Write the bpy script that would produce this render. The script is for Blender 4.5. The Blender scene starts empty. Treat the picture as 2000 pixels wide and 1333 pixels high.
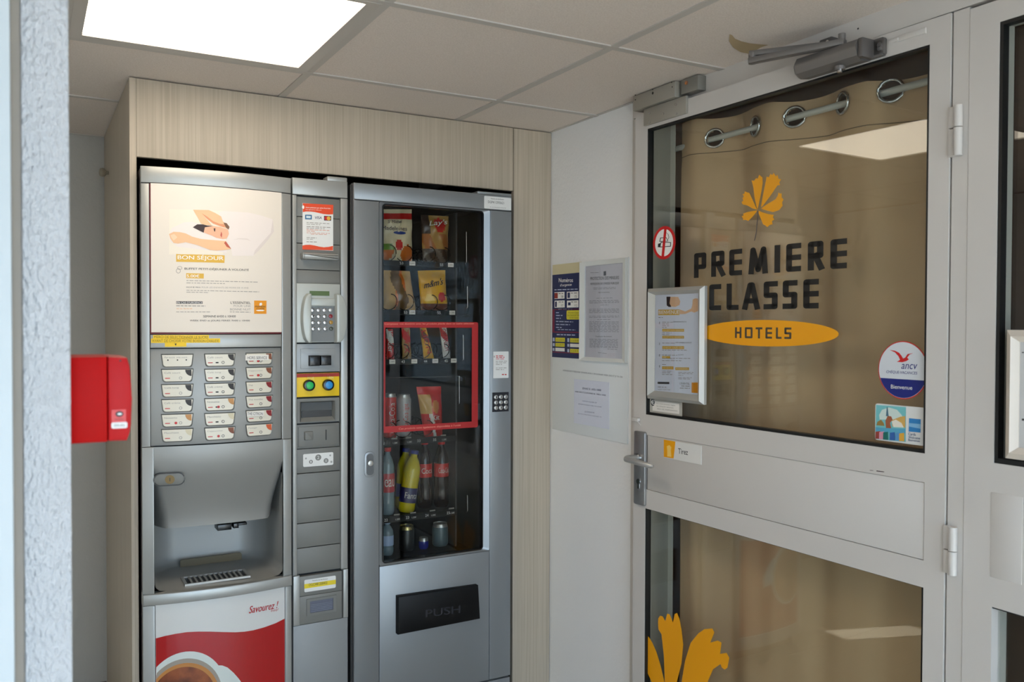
import bpy, bmesh, math, random
from mathutils import Vector, Matrix
random.seed(7)
D = bpy.data; COL = bpy.context.scene.collection; SC = bpy.context.scene

# ------------------------------------------------------------------ camera
FPX = 1678.6; YAW, PIT, ROL = [math.radians(a) for a in (29.4686, -1.0698, .1762)]
CL = Vector((0, 0, 1.43))
FW = Vector((math.sin(YAW)*math.cos(PIT), math.cos(YAW)*math.cos(PIT), math.sin(PIT)))
_r = Vector((math.cos(YAW), -math.sin(YAW), 0)); _u = _r.cross(FW)
RT = _r*math.cos(ROL)+_u*math.sin(ROL); UP = _u*math.cos(ROL)-_r*math.sin(ROL)
cd = D.cameras.new('camera'); cam = D.objects.new('camera', cd); COL.objects.link(cam)
cd.sensor_width = 36; cd.lens = 36*FPX/2000
cd.clip_start = .02
cam.matrix_world = Matrix(((RT.x, UP.x, -FW.x, CL.x), (RT.y, UP.y, -FW.y, CL.y), (RT.z, UP.z, -FW.z, CL.z), (0, 0, 0, 1)))
cd.dof.use_dof = True; cd.dof.focus_distance = 2.7; cd.dof.aperture_fstop = 6.3
SC.camera = cam

# ------------------------------------------------------------------ world, sun, exposure
SC.view_settings.view_transform = 'Standard'; SC.view_settings.look = 'None'
SC.view_settings.gamma = 1; SC.view_settings.use_curve_mapping = False
SC.view_settings.exposure = 0.12
w = D.worlds.new('world'); SC.world = w; w.use_nodes = True
bg = w.node_tree.nodes['Background']; bg.inputs[0].default_value = (.57, .78, 1, 1); bg.inputs[1].default_value = 6.2
sl = D.lights.new('sun', 'SUN'); sl.energy = 22; sl.angle = .009; sl.color = (1, .97, .92)
so = D.objects.new('sun', sl); COL.objects.link(so)
so.rotation_euler = Vector((-1, -.42, 1)).to_track_quat('Z', 'Y').to_euler()
PANEL_E = 6.2
pl = D.lights.new('rear_portal', 'AREA'); pl.shape = 'RECTANGLE'; pl.size = 2.2; pl.size_y = 1.9
pl.cycles.is_portal = True
po = D.objects.new('rear_portal', pl); COL.objects.link(po); po.location = (.4, -1.78, 1.05); po.rotation_euler = (math.radians(90), 0, 0)
SC.cycles.use_denoising = True
SC.cycles.max_bounces = 10; SC.cycles.diffuse_bounces = 5; SC.cycles.glossy_bounces = 5; SC.cycles.transparent_max_bounces = 16
SC.cycles.caustics_reflective = False; SC.cycles.caustics_refractive = False
SC.cycles.sample_clamp_indirect = 6

# ------------------------------------------------------------------ materials
def lin(c):
    return tuple(((v/255)/12.92 if v/255 <= .04045 else ((v/255+.055)/1.055)**2.4) for v in c)
MC = {}
def mat(name, c, rough=.5, metal=0., spec=.5, emit=0., bump=None, coat=0., tr=0.):
    if name in MC: return MC[name]
    m = D.materials.new(name); m.use_nodes = True; nt = m.node_tree; b = nt.nodes['Principled BSDF']
    b.inputs['Base Color'].default_value = (*lin(c), 1); b.inputs['Roughness'].default_value = rough
    b.inputs['Metallic'].default_value = metal; b.inputs['Specular IOR Level'].default_value = spec
    if coat: b.inputs['Coat Weight'].default_value = coat; b.inputs['Coat Roughness'].default_value = .05
    if tr: b.inputs['Transmission Weight'].default_value = tr
    if emit:
        b.inputs['Emission Color'].default_value = (*lin(c), 1); b.inputs['Emission Strength'].default_value = emit
    if bump:
        sc, st, dist = bump[:3]; stretch = bump[3] if len(bump) > 3 else (1, 1, 1)
        tc = nt.nodes.new('ShaderNodeTexCoord'); mp = nt.nodes.new('ShaderNodeMapping'); mp.inputs['Scale'].default_value = stretch
        n = nt.nodes.new('ShaderNodeTexNoise'); n.inputs['Scale'].default_value = sc; n.inputs['Detail'].default_value = 4
        bp = nt.nodes.new('ShaderNodeBump'); bp.inputs['Strength'].default_value = st; bp.inputs['Distance'].default_value = dist
        nt.links.new(tc.outputs['Object'], mp.inputs[0]); nt.links.new(mp.outputs[0], n.inputs['Vector'])
        nt.links.new(n.outputs['Fac'], bp.inputs['Height']); nt.links.new(bp.outputs[0], b.inputs['Normal'])
    MC[name] = m; return m
def noisecol(m, c1, c2, scale, stretch=(1, 1, 1), detail=4, lo=.35, hi=.65):
    nt = m.node_tree; b = nt.nodes['Principled BSDF']
    tc = nt.nodes.new('ShaderNodeTexCoord'); mp = nt.nodes.new('ShaderNodeMapping'); mp.inputs['Scale'].default_value = stretch
    n = nt.nodes.new('ShaderNodeTexNoise'); n.inputs['Scale'].default_value = scale; n.inputs['Detail'].default_value = detail
    r = nt.nodes.new('ShaderNodeValToRGB'); r.color_ramp.elements[0].position = lo; r.color_ramp.elements[1].position = hi
    r.color_ramp.elements[0].color = (*lin(c1), 1); r.color_ramp.elements[1].color = (*lin(c2), 1)
    nt.links.new(tc.outputs['Object'], mp.inputs[0]); nt.links.new(mp.outputs[0], n.inputs['Vector'])
    nt.links.new(n.outputs['Fac'], r.inputs[0]); nt.links.new(r.outputs[0], b.inputs['Base Color'])
    return m
SILVER = mat('silver_paint', (166, 167, 164), .36, .4, bump=(900, .04, .0004))
SILVER2 = mat('silver_paint_dull', (150, 150, 147), .42, .35, bump=(900, .04, .0004))
SILVERD = mat('grey_plastic', (118, 118, 114), .5, .1)
SNACKM = mat('snack_silver', (142, 146, 149), .36, .5, bump=(900, .04, .0004))
BLACK = mat('black', (14, 14, 15), .5); BLACKG = mat('black_gloss', (12, 12, 14), .22)
VOID = mat('dark_interior', (14, 14, 14), .8, spec=.2); DARKG = mat('dark_grey', (50, 50, 50), .5)
CHROME = mat('chrome', (210, 210, 212), .15, 1.); ALU = mat('aluminium', (185, 183, 178), .35, .8)
CLOSERM = mat('closer_grey', (128, 124, 122), .4, .5)
WHITEP = mat('white_lacquer', (208, 203, 198), .35, 0, bump=(60, .05, .001))
PAPER = mat('paper', (238, 233, 226), .45); PAPERB = mat('paper_bluish', (225, 230, 245), .5)
WARMP = mat('warm_paper', (230, 221, 210), .5)
STICK = mat('sticker_white', (228, 228, 226), .4)
GASKET = mat('gasket', (12, 12, 12), .45)
PLASTER = mat('plaster', (243, 243, 243), .8, bump=(90, .35, .004))
ROUGHP = mat('rough_plaster', (214, 217, 222), .6, bump=(210, 1, .012, (1, 1, .5)))
BACKP = mat('back_plaster', (186, 183, 176), .8, bump=(70, .5, .004))
TILE = mat('ceiling_tile', (192, 186, 178), .9, bump=(700, .25, .001))
noisecol(TILE, (218, 206, 196), (230, 219, 210), 260)
TBAR = mat('ceiling_grid', (194, 188, 181), .6)
WOOD = mat('laminate', (190, 180, 162), .55, bump=(1, .12, .001, (420, 420, 6)))
noisecol(WOOD, (178, 165, 146), (194, 181, 162), 1, (210, 210, 2.2), 6, .34, .66)
FLOORM = mat('floor_tile', (176, 168, 152), .35, bump=(20, .05, .001)); GROUT = mat('grout', (120, 114, 104), .8)
ORANGE = mat('orange_film', (244, 166, 8), .4); BLK = mat('black_film', (16, 15, 15), .4); BROWNG = mat('taupe_film', (84, 72, 58), .4)
TXT = mat('ink', (70, 68, 68), .6); TXTL = mat('ink_light', (160, 155, 150), .6); TXTB = mat('ink_black', (30, 30, 32), .6)
GOLD = mat('gold_print', (222, 176, 62), .5); WHITE = mat('white_print', (245, 243, 240), .5); RED = mat('red_print', (196, 28, 26), .4)
NAVY = mat('navy_print', (28, 40, 88), .45); YEL = mat('yellow_print', (236, 222, 40), .5); AMBER = mat('amber_label', (240, 200, 20), .5)
SKIN = mat('skin_print', (236, 190, 148), .5); SKIN2 = mat('skin_print_deep', (222, 150, 110), .5); HAIRP = mat('hair_print', (52, 30, 28), .5)
LAV = mat('lavender_print', (234, 224, 220), .5); LAV2 = mat('lavender_shade_print', (222, 211, 206), .5); CREAM = mat('cream_print', (236, 227, 213), .5)
def glass(name, tint=(1, 1, 1), ior=1.5):
    m = D.materials.new(name); m.use_nodes = True; nt = m.node_tree; nt.nodes.clear()
    o = nt.nodes.new('ShaderNodeOutputMaterial'); mx = nt.nodes.new('ShaderNodeMixShader'); fr = nt.nodes.new('ShaderNodeFresnel'); fr.inputs[0].default_value = 1.5
    t = nt.nodes.new('ShaderNodeBsdfTransparent'); t.inputs[0].default_value = (*tint, 1); g = nt.nodes.new('ShaderNodeBsdfGlossy'); g.inputs['Roughness'].default_value = .0
    geo = nt.nodes.new('ShaderNodeNewGeometry'); iv = nt.nodes.new('ShaderNodeMath'); iv.operation = 'MULTIPLY_ADD'
    # same reflectance from both sides of each face (index 1.5 outside, 1/1.5 would give total reflection in a straight-through slab)
    fr.inputs[0].default_value = 1.5
    inv = nt.nodes.new('ShaderNodeMix'); inv.data_type = 'FLOAT'; inv.inputs[2].default_value = ior; inv.inputs[3].default_value = 1/ior
    nt.links.new(geo.outputs['Backfacing'], inv.inputs[0]); nt.links.new(inv.outputs[0], fr.inputs[0])
    nt.links.new(fr.outputs[0], mx.inputs[0]); nt.links.new(t.outputs[0], mx.inputs[1]); nt.links.new(g.outputs[0], mx.inputs[2]); nt.links.new(mx.outputs[0], o.inputs[0])
    return m
GLASS = glass('window_glass', (.93, .95, .93)); GLASS2 = glass('machine_glass', (.86, .86, .84), 1.33); CLEAR = glass('clear_plastic', (.95, .96, .97))
LCD = mat('lcd_green', (74, 96, 40), .3)

# ------------------------------------------------------------------ surfaces: (u, v, off) -> world; off > 0 towards the room
def ray(px, py): return FW+RT*((px-1000)/FPX)-UP*((py-666.5)/FPX)
class Front:            # faces -y
    def __init__(s, y, bow=0, xc=.505, hw=.232): s.y, s.bow, s.xc, s.hw = y, bow, xc, hw
    def yy(s, u):
        t = (u-s.xc)/s.hw; return s.y-s.bow*max(0, 1-t*t)
    def P(s, u, v, o=0): return Vector((u, s.yy(u)-o, v))
    def uv(s, px, py):
        d = ray(px, py); y = s.y
        for _ in range(8):
            q = CL+d*((y-CL.y)/d.y); y = s.yy(q.x)
        return (q.x, q.z)
AJ = math.tan(math.radians(1.4)); YH = 1.10
def DX(y): return -AJ*(y-YH)          # the door stands slightly ajar, turned about its hinges
class Side:             # faces -x ; u = -y so that u grows to the right in the picture
    def __init__(s, x, aj=0): s.x = x; s.bow = 0; s.k = AJ if aj else 0
    def P(s, u, v, o=0): return Vector((s.x-s.k*(-u-YH)-o, -u, v))
    def uv(s, px, py):                # x = X - k*(y-YH) along the ray
        d = ray(px, py); t = (s.x+s.k*YH-CL.x-s.k*CL.y)/(d.x+s.k*d.y); q = CL+d*t; return (-q.y, q.z)
def swing(*obs):
    for o in obs:
        for v in o.data.vertices: v.co.x += DX(v.co.y)
class Down:             # faces -z
    def __init__(s, z): s.z = z; s.bow = 0
    def P(s, u, v, o=0): return Vector((u, v, s.z-o))
    def uv(s, px, py):
        d = ray(px, py); q = CL+d*((s.z-CL.z)/d.z); return (q.x, q.y)
M = Front(2.60); B = Front(2.60, .03); W = Side(1.66); G = Front(2.70)

def link(o, parent=None):
    COL.objects.link(o)
    if parent is not None:
        o.parent = parent
        if parent.type == 'EMPTY': o.location = -parent.location
    return o
def thing(name, label, cat, loc, group=None):
    o = D.objects.new(name, None); o.location = loc; o.empty_display_size = .05; COL.objects.link(o)
    o['label'] = label; o['category'] = cat
    if group: o['group'] = group
    return o
def tag(o, label, cat, group=None):
    o['label'] = label; o['category'] = cat
    if group: o['group'] = group
    return o
def struct(o): o['kind'] = 'structure'; return o
def finish(name, bm, m, parent=None, smooth=None):
    me = D.meshes.new(name); bmesh.ops.recalc_face_normals(bm, faces=bm.faces[:]); bm.to_mesh(me); bm.free()
    for x in (m if isinstance(m, (list, tuple)) else [m]): me.materials.append(x)
    if smooth is not None:
        me.polygons.foreach_set('use_smooth', [True]*len(me.polygons)); me.set_sharp_from_angle(angle=math.radians(smooth))
    return link(D.objects.new(name, me), parent)
def cuts(bm, s, lo, hi, n=14):
    if s.bow:
        for i in range(1, n):
            u = s.xc-s.hw+2*s.hw*i/n
            if lo < u < hi: bmesh.ops.bisect_plane(bm, geom=bm.verts[:]+bm.edges[:]+bm.faces[:], plane_co=(u, 0, 0), plane_no=(1, 0, 0))
def addpoly(bm, s, pts, o0, o1, ch=0.):
    """extruded polygon on a surface between offsets o0 < o1 (front edge chamfered by ch)"""
    t = bmesh.new()
    vs = [t.verts.new((p[0], p[1], 0)) for p in pts]; f = t.faces.new(vs)
    if f.calc_area() == 0: pass
    if o1-o0 > 1e-6:
        r = bmesh.ops.extrude_face_region(t, geom=[f]); top = [v for v in r['geom'] if isinstance(v, bmesh.types.BMVert)]
        for v in top: v.co.z = 1
        if ch:
            ed = [e for e in t.edges if all(abs(v.co.z-1) < 1e-6 for v in e.verts)]
            # real-size chamfer: scale z to metres first
            for v in t.verts: v.co.z *= (o1-o0)
            bmesh.ops.bevel(t, geom=ed, offset=ch, segments=2, profile=.5, affect='EDGES')
            for v in t.verts: v.co.z /= (o1-o0)
    else:
        for v in t.verts: v.co.z = 1
    us = [p[0] for p in pts]; cuts(t, s, min(us), max(us))
    if s.bow: bmesh.ops.triangulate(t, faces=[q for q in t.faces if len(q.verts) > 4])
    mp = {}
    for v in t.verts: mp[v] = bm.verts.new(s.P(v.co.x, v.co.y, o0+(o1-o0)*v.co.z))
    for q in t.faces: bm.faces.new([mp[v] for v in q.verts])
    t.free()
def rc(s, c):           # pixel corners TL, TR, BR, BL (or x0,y0,x1,y1) -> plane rectangle u0,u1,v0,v1 (straight)
    if len(c) == 4 and not isinstance(c[0], tuple):
        c = ((c[0], c[1]), (c[2], c[1]), (c[2], c[3]), (c[0], c[3]))
    q = [s.uv(*p) for p in c]
    return ((q[0][0]+q[3][0])/2, (q[1][0]+q[2][0])/2, (q[2][1]+q[3][1])/2, (q[0][1]+q[1][1])/2)
def rectpts(r): u0, u1, v0, v1 = r; return [(u0, v0), (u1, v0), (u1, v1), (u0, v1)]
def rrect(r, rad, n=5, bottom_only=False):
    u0, u1, v0, v1 = r; out = []
    for (cx, cy, a0) in ((u1-rad, v1-rad, 0), (u0+rad, v1-rad, 90), (u0+rad, v0+rad, 180), (u1-rad, v0+rad, 270)):
        if bottom_only and a0 < 180: out.append((u1, v1) if a0 == 0 else (u0, v1)); continue
        for i in range(n+1):
            a = math.radians(a0+90*i/n); out.append((cx+rad*math.cos(a), cy+rad*math.sin(a)))
    return out
def ell(c, ru, rv, n=32, a0=0, a1=360):
    full = a1-a0 == 360
    return [(c[0]+ru*math.cos(math.radians(a0+(a1-a0)*i/(n if full else n-1))), c[1]+rv*math.sin(math.radians(a0+(a1-a0)*i/(n if full else n-1)))) for i in range(n)]
def slab(name, s, pts, o0, o1, m, parent=None, ch=0., smooth=30):
    if isinstance(pts[0], (tuple, list)) and len(pts[0]) == 4 and isinstance(pts[0][0], (int, float)) and len(pts) > 1:
        return [slab(name, s, p, o0, o1, m, parent, ch, smooth) for p in pts][0]
    bm = bmesh.new()
    if isinstance(pts[0], (int, float)): pts = rectpts(pts)
    if isinstance(pts[0][0], (int, float)) and len(pts[0]) != 4: pts = [pts]
    for p in pts: addpoly(bm, s, rectpts(p) if isinstance(p[0], (int, float)) else p, o0, o1, ch)
    return finish(name, bm, m, parent, smooth)
def flat(name, s, pts, o, m, parent=None): return slab(name, s, pts, o, o, m, parent, smooth=None)
def pp(s, pts, ox=0, oy=0, k=1.): return [s.uv(ox+x*k, oy+y*k) for x, y in pts]
def ring(name, s, outer, inner, o0, o1, m, parent=None, oi=None):
    """frame between two outlines with equally many points; inner edge front may sit at offset oi"""
    bm = bmesh.new(); n = len(outer); oi = o1 if oi is None else oi
    A = [[bm.verts.new(s.P(*p, o)) for p in L] for L, o in ((outer, o0), (outer, o1), (inner, oi), (inner, o0))]
    for a in range(4):
        for i in range(n):
            j = (i+1) % n; bm.faces.new((A[a][i], A[a][j], A[(a+1) % 4][j], A[(a+1) % 4][i]))
    return finish(name, bm, m, parent, 30)
def addbox(bm, x0, x1, y0, y1, z0, z1, ch=0):
    r = bmesh.ops.create_cube(bm, size=1, matrix=Matrix.Translation(((x0+x1)/2, (y0+y1)/2, (z0+z1)/2)) @ Matrix.Diagonal((abs(x1-x0), abs(y1-y0), abs(z1-z0), 1)))
    if ch:
        vs = set(r['verts']); bmesh.ops.bevel(bm, geom=[e for e in bm.edges if e.verts[0] in vs and e.verts[1] in vs], offset=ch, segments=2, profile=.5, affect='EDGES')
def box(name, c, m, parent=None, ch=0, rot=None):
    bm = bmesh.new(); addbox(bm, *c, ch=ch)
    if rot: bmesh.ops.rotate(bm, verts=bm.verts[:], cent=((c[0]+c[1])/2, (c[2]+c[3])/2, (c[4]+c[5])/2), matrix=rot)
    return finish(name, bm, m, parent, 30)
def addtube(bm, path, r, n=10, cap=True):
    path = [Vector(p) for p in path]; rings = []; up = Vector((0, 0, 1))
    for i, p in enumerate(path):
        d = (path[min(i+1, len(path)-1)]-path[max(i-1, 0)]).normalized()
        a = d.cross(up if abs(d.dot(up)) < .95 else Vector((1, 0, 0))).normalized(); b = d.cross(a)
        rr = r[i] if isinstance(r, (list, tuple)) else r
        rings.append([bm.verts.new(p+a*rr*math.cos(2*math.pi*k/n)+b*rr*math.sin(2*math.pi*k/n)) for k in range(n)])
    for i in range(len(rings)-1):
        for k in range(n): bm.faces.new((rings[i][k], rings[i][(k+1) % n], rings[i+1][(k+1) % n], rings[i+1][k]))
    if cap: bm.faces.new(rings[0]); bm.faces.new(rings[-1])
def tube(name, path, r, m, parent=None, n=12):
    bm = bmesh.new(); addtube(bm, path, r, n); return finish(name, bm, m, parent, 40)
def lathe(name, prof, m, parent=None, n=28, at=(0, 0, 0), mtx=None):
    bm = bmesh.new(); rs = []
    for r, z in prof: rs.append([bm.verts.new((r*math.cos(2*math.pi*k/n), r*math.sin(2*math.pi*k/n), z)) for k in range(n)])
    for i in range(len(rs)-1):
        for k in range(n): bm.faces.new((rs[i][k], rs[i][(k+1) % n], rs[i+1][(k+1) % n], rs[i+1][k]))
    bm.faces.new(rs[0]); bm.faces.new(rs[-1])
    bmesh.ops.transform(bm, verts=bm.verts[:], matrix=Matrix.Translation(at) @ (mtx or Matrix()))
    return finish(name, bm, m, parent, 40)
FC = {}
def fontmesh(t, sp=1.):
    k = (t, sp)
    if k not in FC:
        c = D.curves.new('t', 'FONT'); c.body = t; c.resolution_u = 4; c.space_character = sp; o = D.objects.new('t', c)
        COL.objects.link(o); bpy.context.view_layer.update()
        me = D.meshes.new_from_object(o.evaluated_get(bpy.context.evaluated_depsgraph_get()))
        V = [v.co.copy() for v in me.vertices]; F = [list(p.vertices) for p in me.polygons]
        D.objects.remove(o); D.curves.remove(c); D.meshes.remove(me); FC[k] = (V, F)
    return FC[k]
def addtext(bm, s, t, bl, br, tl, off, bold=0., shear=0., sp=1.):
    V, F = fontmesh(t, sp)
    if not V: return
    x0 = min(v.x for v in V); x1 = max(v.x for v in V); y0 = min(v.y for v in V); y1 = max(v.y for v in V)
    bl, br, tl = Vector(bl), Vector(br), Vector(tl); e1 = br-bl; e2 = tl-bl
    for db in ((0, bold) if bold else (0,)):
        vs = []
        for v in V:
            a = (v.x-x0)/(x1-x0); b = (v.y-y0)/(y1-y0); q = bl+e1*a+e2*b+e2*0
            q = q+Vector((shear*b*e2.length+db*e2.length, 0)); vs.append(bm.verts.new(s.P(q.x, q.y, off+db*.0001)))
        for f in F:
            try: bm.faces.new([vs[i] for i in f])
            except ValueError: pass
def qt(name, s, rows, off, m, parent=None, **kw):
    """rows of (text, x0, y0, x1, y1, h): pixel baseline ends and height; all in one printed part"""
    bm = bmesh.new()
    for t, x0, y0, x1, y1, h in rows: addtext(bm, s, t, s.uv(x0, y0), s.uv(x1, y1), s.uv(x0, y0-h), off, **kw)
    me = D.meshes.new(name); bm.to_mesh(me); bm.free(); me.materials.append(m)
    return link(D.objects.new(name, me), parent)
def fine(name, s, rows, off, m, parent=None, seed=1):
    """lines of print too small to read: word-long bars"""
    rnd = random.Random(seed); bm = bmesh.new()
    for x0, y0, x1, y1, h in rows:
        a = 0; L = max(1, x1-x0)
        while a < L:
            b = min(L, a+rnd.uniform(3.5, 9)*max(1, h/2)); f0, f1 = a/L, b/L
            p = [(x0+L*f0, y0+(y1-y0)*f0), (x0+L*f1, y0+(y1-y0)*f1)]
            q = [p[0], p[1], (p[1][0], p[1][1]-h), (p[0][0], p[0][1]-h)]
            addpoly(bm, s, [s.uv(*z) for z in q], off, off); a = b+1.6
    f = finish(name, bm, m, parent); f['kind'] = 'stuff'; return f
def stroke(bm, s, r, lines, sw, off, kx=1.):
    u0, u1, v0, v1 = r; h = sw/2; u0, u1 = u0/kx, u1/kx
    def mp(p): return (u0+h+p[0]*(u1-u0-sw), v0+h+p[1]*(v1-v0-sw))
    def X(p): return [(a[0]*kx, a[1]) for a in p]
    for L in lines:
        q = [Vector(mp(p)) for p in L]
        for i in range(len(q)-1):
            d = (q[i+1]-q[i]).normalized(); n = Vector((-d.y, d.x))*h; a, b = q[i].copy(), q[i+1].copy()
            if i == 0: a -= d*h
            if i == len(q)-2: b += d*h
            addpoly(bm, s, X([a-n, b-n, b+n, a+n]), off, off)
            if i: addpoly(bm, s, X(ell(q[i], h, h, 16)), off, off)
LET = {'P': [[(0, 0), (0, 1), (1, 1), (1, .42), (0, .42)]], 'R': [[(0, 0), (0, 1), (.92, 1), (.92, .5), (0, .5)], [(.45, .5), (1, 0)]],
       'E': [[(1, 1), (0, 1), (0, 0), (1, 0)], [(0, .5), (1, .5)]], 'M': [[(0, 0), (.12, 1), (.5, .08), (.88, 1), (1, 0)]], 'I': [[(.5, 0), (.5, 1)]],
       'C': [[(1, 1), (0, 1), (0, 0), (1, 0)]], 'L': [[(0, 1), (0, 0), (1, 0)]], 'A': [[(0, 0), (.42, 1), (.58, 1), (1, 0)], [(.2, .28), (.8, .28)]],
       'S': [[(1, 1), (0, 1), (0, .5), (1, .5), (1, 0), (0, 0)]], 'H': [[(0, 0), (0, 1)], [(1, 0), (1, 1)], [(0, .5), (1, .5)]],
       'O': [[(0, .5), (0, 1), (1, 1), (1, 0), (0, 0), (0, .5)]], 'T': [[(0, 1), (1, 1)], [(.5, 0), (.5, 1)]]}

# ================================================================== SETTING
CZ = 2.13
fl = struct(box('floor', (-1.25, 2.6, -1.85, 3.6, -.06, -.004), GROUT))
for i in range(12):
    for j in range(17):
        x = -1.25+.333*i; y = 3.57-.333*(j+1)
        if x < 2.4 and y > -1.8: box('floor_tile', (x+.002, x+.331, y+.002, y+.331, -.004, 0), FLOORM, fl)
struct(box('wall_back', (-1.25, 1.9, 3.57, 3.65, 0, CZ), BACKP))
struct(box('baseboard_back', (-1.2, .255, 3.555, 3.57, 0, .075), mat('baseboard_brown', (70, 52, 42), .5)))
# wall on the door side: plaster up to the latch side of the door, and the part nearer than the glazing
bm = bmesh.new(); addbox(bm, 1.663, 1.75, 2.165, 3.57, 0, CZ); struct(finish('wall_right', bm, PLASTER))
struct(box('wall_right', (1.663, 1.75, -1.85, .12, 0, CZ), PLASTER))
# wall behind the camera with a wide glazed opening, and the left wall with an unseen slit added to throw the floor sun strip
bm = bmesh.new()
for c in ((-1.25, -.7, -1.85, -1.75, 0, CZ), (1.5, 1.75, -1.85, -1.75, 0, CZ), (-.7, 1.5, -1.85, -1.75, 2.0, CZ)): addbox(bm, *c)
struct(finish('wall_rear', bm, PLASTER))
bm = bmesh.new()
for c in ((-1.26, -1.2, -1.85, 2.02, 0, CZ), (-1.26, -1.2, 2.18, 3.57, 0, CZ), (-1.26, -1.2, 2.02, 2.18, 0, .80), (-1.26, -1.2, 2.02, 2.18, 1.27, CZ)): addbox(bm, *c)
struct(finish('wall_left', bm, PLASTER))
struct(box('ground', (-14, 14, -16, 12, -.2, -.08), mat('paving', (176, 172, 164), .8)))
# pier beside the camera
struct(box('wall_pier', (-.0035, .0437, 1.1, 1.32, 0, CZ), ROUGHP, ch=.002))
struct(box('trim_pier', (-.0135, -.0036, 1.105, 1.32, 0, CZ), mat('beige_trim', (150, 142, 132), .6)))
struct(box('door_2', (-.14, -.0136, 1.07, 1.13, 0, CZ), mat('white_frame', (196, 206, 212), .5), ch=.001))
# ceiling: tiles in a grid
ce = struct(box('ceiling', (-1.25, 1.7, -1.85, 3.6, CZ+.006, CZ+.08), VOID))
XS = [-1.25, -1.114, -.514, .086, .686, 1.286, 1.66]; YS = [-1.85, -1.83, -1.23, -.63, -.03, .57, 1.17, 1.77, 2.37, 2.97, 3.57]
for i in range(len(XS)-1):
    for j in range(len(YS)-1):
        if (i, j) == (3, 7): continue
        if XS[i+1]-XS[i] < .2 or YS[j+1]-YS[j] < .2: continue
        box('ceiling_tile', (XS[i]+.006, XS[i+1]-(.006 if i < 5 else -.003), YS[j]+.006, YS[j+1]-(.006 if j < 9 else 0), CZ, CZ+.012), TILE, ce)
bm = bmesh.new()
for x in XS[1:-1]: addbox(bm, x-.011, x+.011, -1.8, 3.57, CZ-.003, CZ+.006)
for y in YS[1:-1]: addbox(bm, -1.2, 1.662, y-.011, y+.011, CZ-.0034, CZ+.006)
finish('ceiling_grid', bm, TBAR, ce)
bm = bmesh.new(); addbox(bm, 1.652, 1.663, 2.17, 2.655, CZ-.002, CZ+.006); addbox(bm, -1.2, .26, 3.555, 3.57, CZ-.002, CZ+.006)
finish('wall_angle', bm, TBAR, ce)
CE = Down(CZ)
flat('bare_patch', CE, pp(CE, [(1425, 66), (1424, 80), (1432, 92), (1446, 101), (1465, 105), (1474, 99), (1486, 92), (1501, 87), (1485, 86), (1465, 84), (1448, 80), (1436, 75), (1430, 68)]), .001, mat('bare_patch', (178, 158, 124), .9), ce)

# recessed ceiling light
t = thing('ceiling_light', 'square recessed ceiling light panel glowing white above the drinks machine', 'ceiling light', (.386, 2.07, CZ))
LC = (.386, 2.07)
def sq(a, b): return [(LC[0]-a, LC[1]-b), (LC[0]+a, LC[1]-b), (LC[0]+a, LC[1]+b), (LC[0]-a, LC[1]+b)]
ring('frame', CE, sq(.292, .292), sq(.264, .268), -.02, .004, TBAR, t, oi=.001)
slab('diffuser', CE, sq(.264, .268), -.012, -.004, mat('diffuser', (255, 240, 218), .5, emit=PANEL_E), t)

# ------------------------------------------------------------------ wooden surround of the machines
t = thing('machine_surround', 'pale wood-grain cabinet boxed around the two vending machines', 'cabinet', (.95, 2.655, 0))
box('side_panel', (.257, .275, 2.655, 3.555, 0, CZ-.004), WOOD, t)
box('header_panel', (.2755, 1.503, 2.655, 2.675, 1.905, CZ-.004), WOOD, t, ch=.0006)
box('end_panel', (1.506, 1.661, 2.655, 2.675, 0, CZ-.004), WOOD, t, ch=.0006)
box('inner_panel', (1.506, 1.524, 2.676, 3.5, 0, 2.0), VOID, t)
box('back_panel', (.276, 1.505, 3.50, 3.52, 0, CZ-.01), VOID, t)
k = D.objects.new('wall_knob', None)
lathe('door_stop', [(.004, 0), (.007, .003), (.007, .008), (.014, .014), (.016, .022), (.012, .03), (.004, .032)], mat('beige_plastic', (150, 140, 122), .5), n=18, at=(.258, 3.36, 1.964), mtx=Matrix.Rotation(math.radians(-90), 4, 'Y'))
tag(D.objects['door_stop'], 'small beige knob stuck on the side of the wooden cabinet', 'knob')

# ================================================================== HOT DRINKS MACHINE
cm = thing('hot_drinks_machine', 'silver hot drinks vending machine with a curved front and coffee cup poster', 'vending machine', (.59, 2.6, 0))
ML, MR, MT = .283, .897, 1.875
MBK = mat('machine_black', (28, 28, 30), .6)
box('body', (ML+.006, MR-.006, 2.90, 3.4, .05, MT-.012), MBK, cm)
box('door_edge', (ML-.001, ML+.008, 2.61, 2.70, .06, MT-.004), mat('gasket_brown', (92, 84, 86), .4, .3), cm, ch=.002)
box('door_edge', (MR-.008, MR, 2.61, 2.70, .06, MT-.004), DARKG, cm, ch=.002)
box('plinth', (ML+.02, MR-.02, 2.66, 3.38, 0, .06), BLACK, cm)
uL = B.uv(277, 800)[0]; uR = B.uv(569, 800)[0]; uP0 = B.uv(294, 700)[0]; uP1 = B.uv(550, 700)[0]
g = .0012
def zB(px, py): return B.uv(px, py)[1]
zTop = zB(420, 333); zPt = zB(295, 357.5); zPb = zB(293, 650); zSt = zB(294, 681); zSb = (zB(296, 873)+zB(550, 860))/2
zDb = zB(302, 1161); zLb = zB(283, 1184.6)
fs = slab('door_front', B, [(uL, uR, zPt+.001, zTop), (uL, uP0-g, zSb+.0005, zPt-g), (uP1+g, uR, zSb+.0005, zPt-g)], -.012, 0, SILVER, cm, ch=.0025)
slab('poster_backing', B, (uP0, uP1, zPb-.004, zPt-g), -.012, -.003, mat('dark_red_panel', (120, 26, 30), .4), cm)
slab('mid_panel', B, (uP0, uP1, zSt+g, zPb-.006), -.012, -.002, SILVER, cm, ch=.0012)
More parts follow.
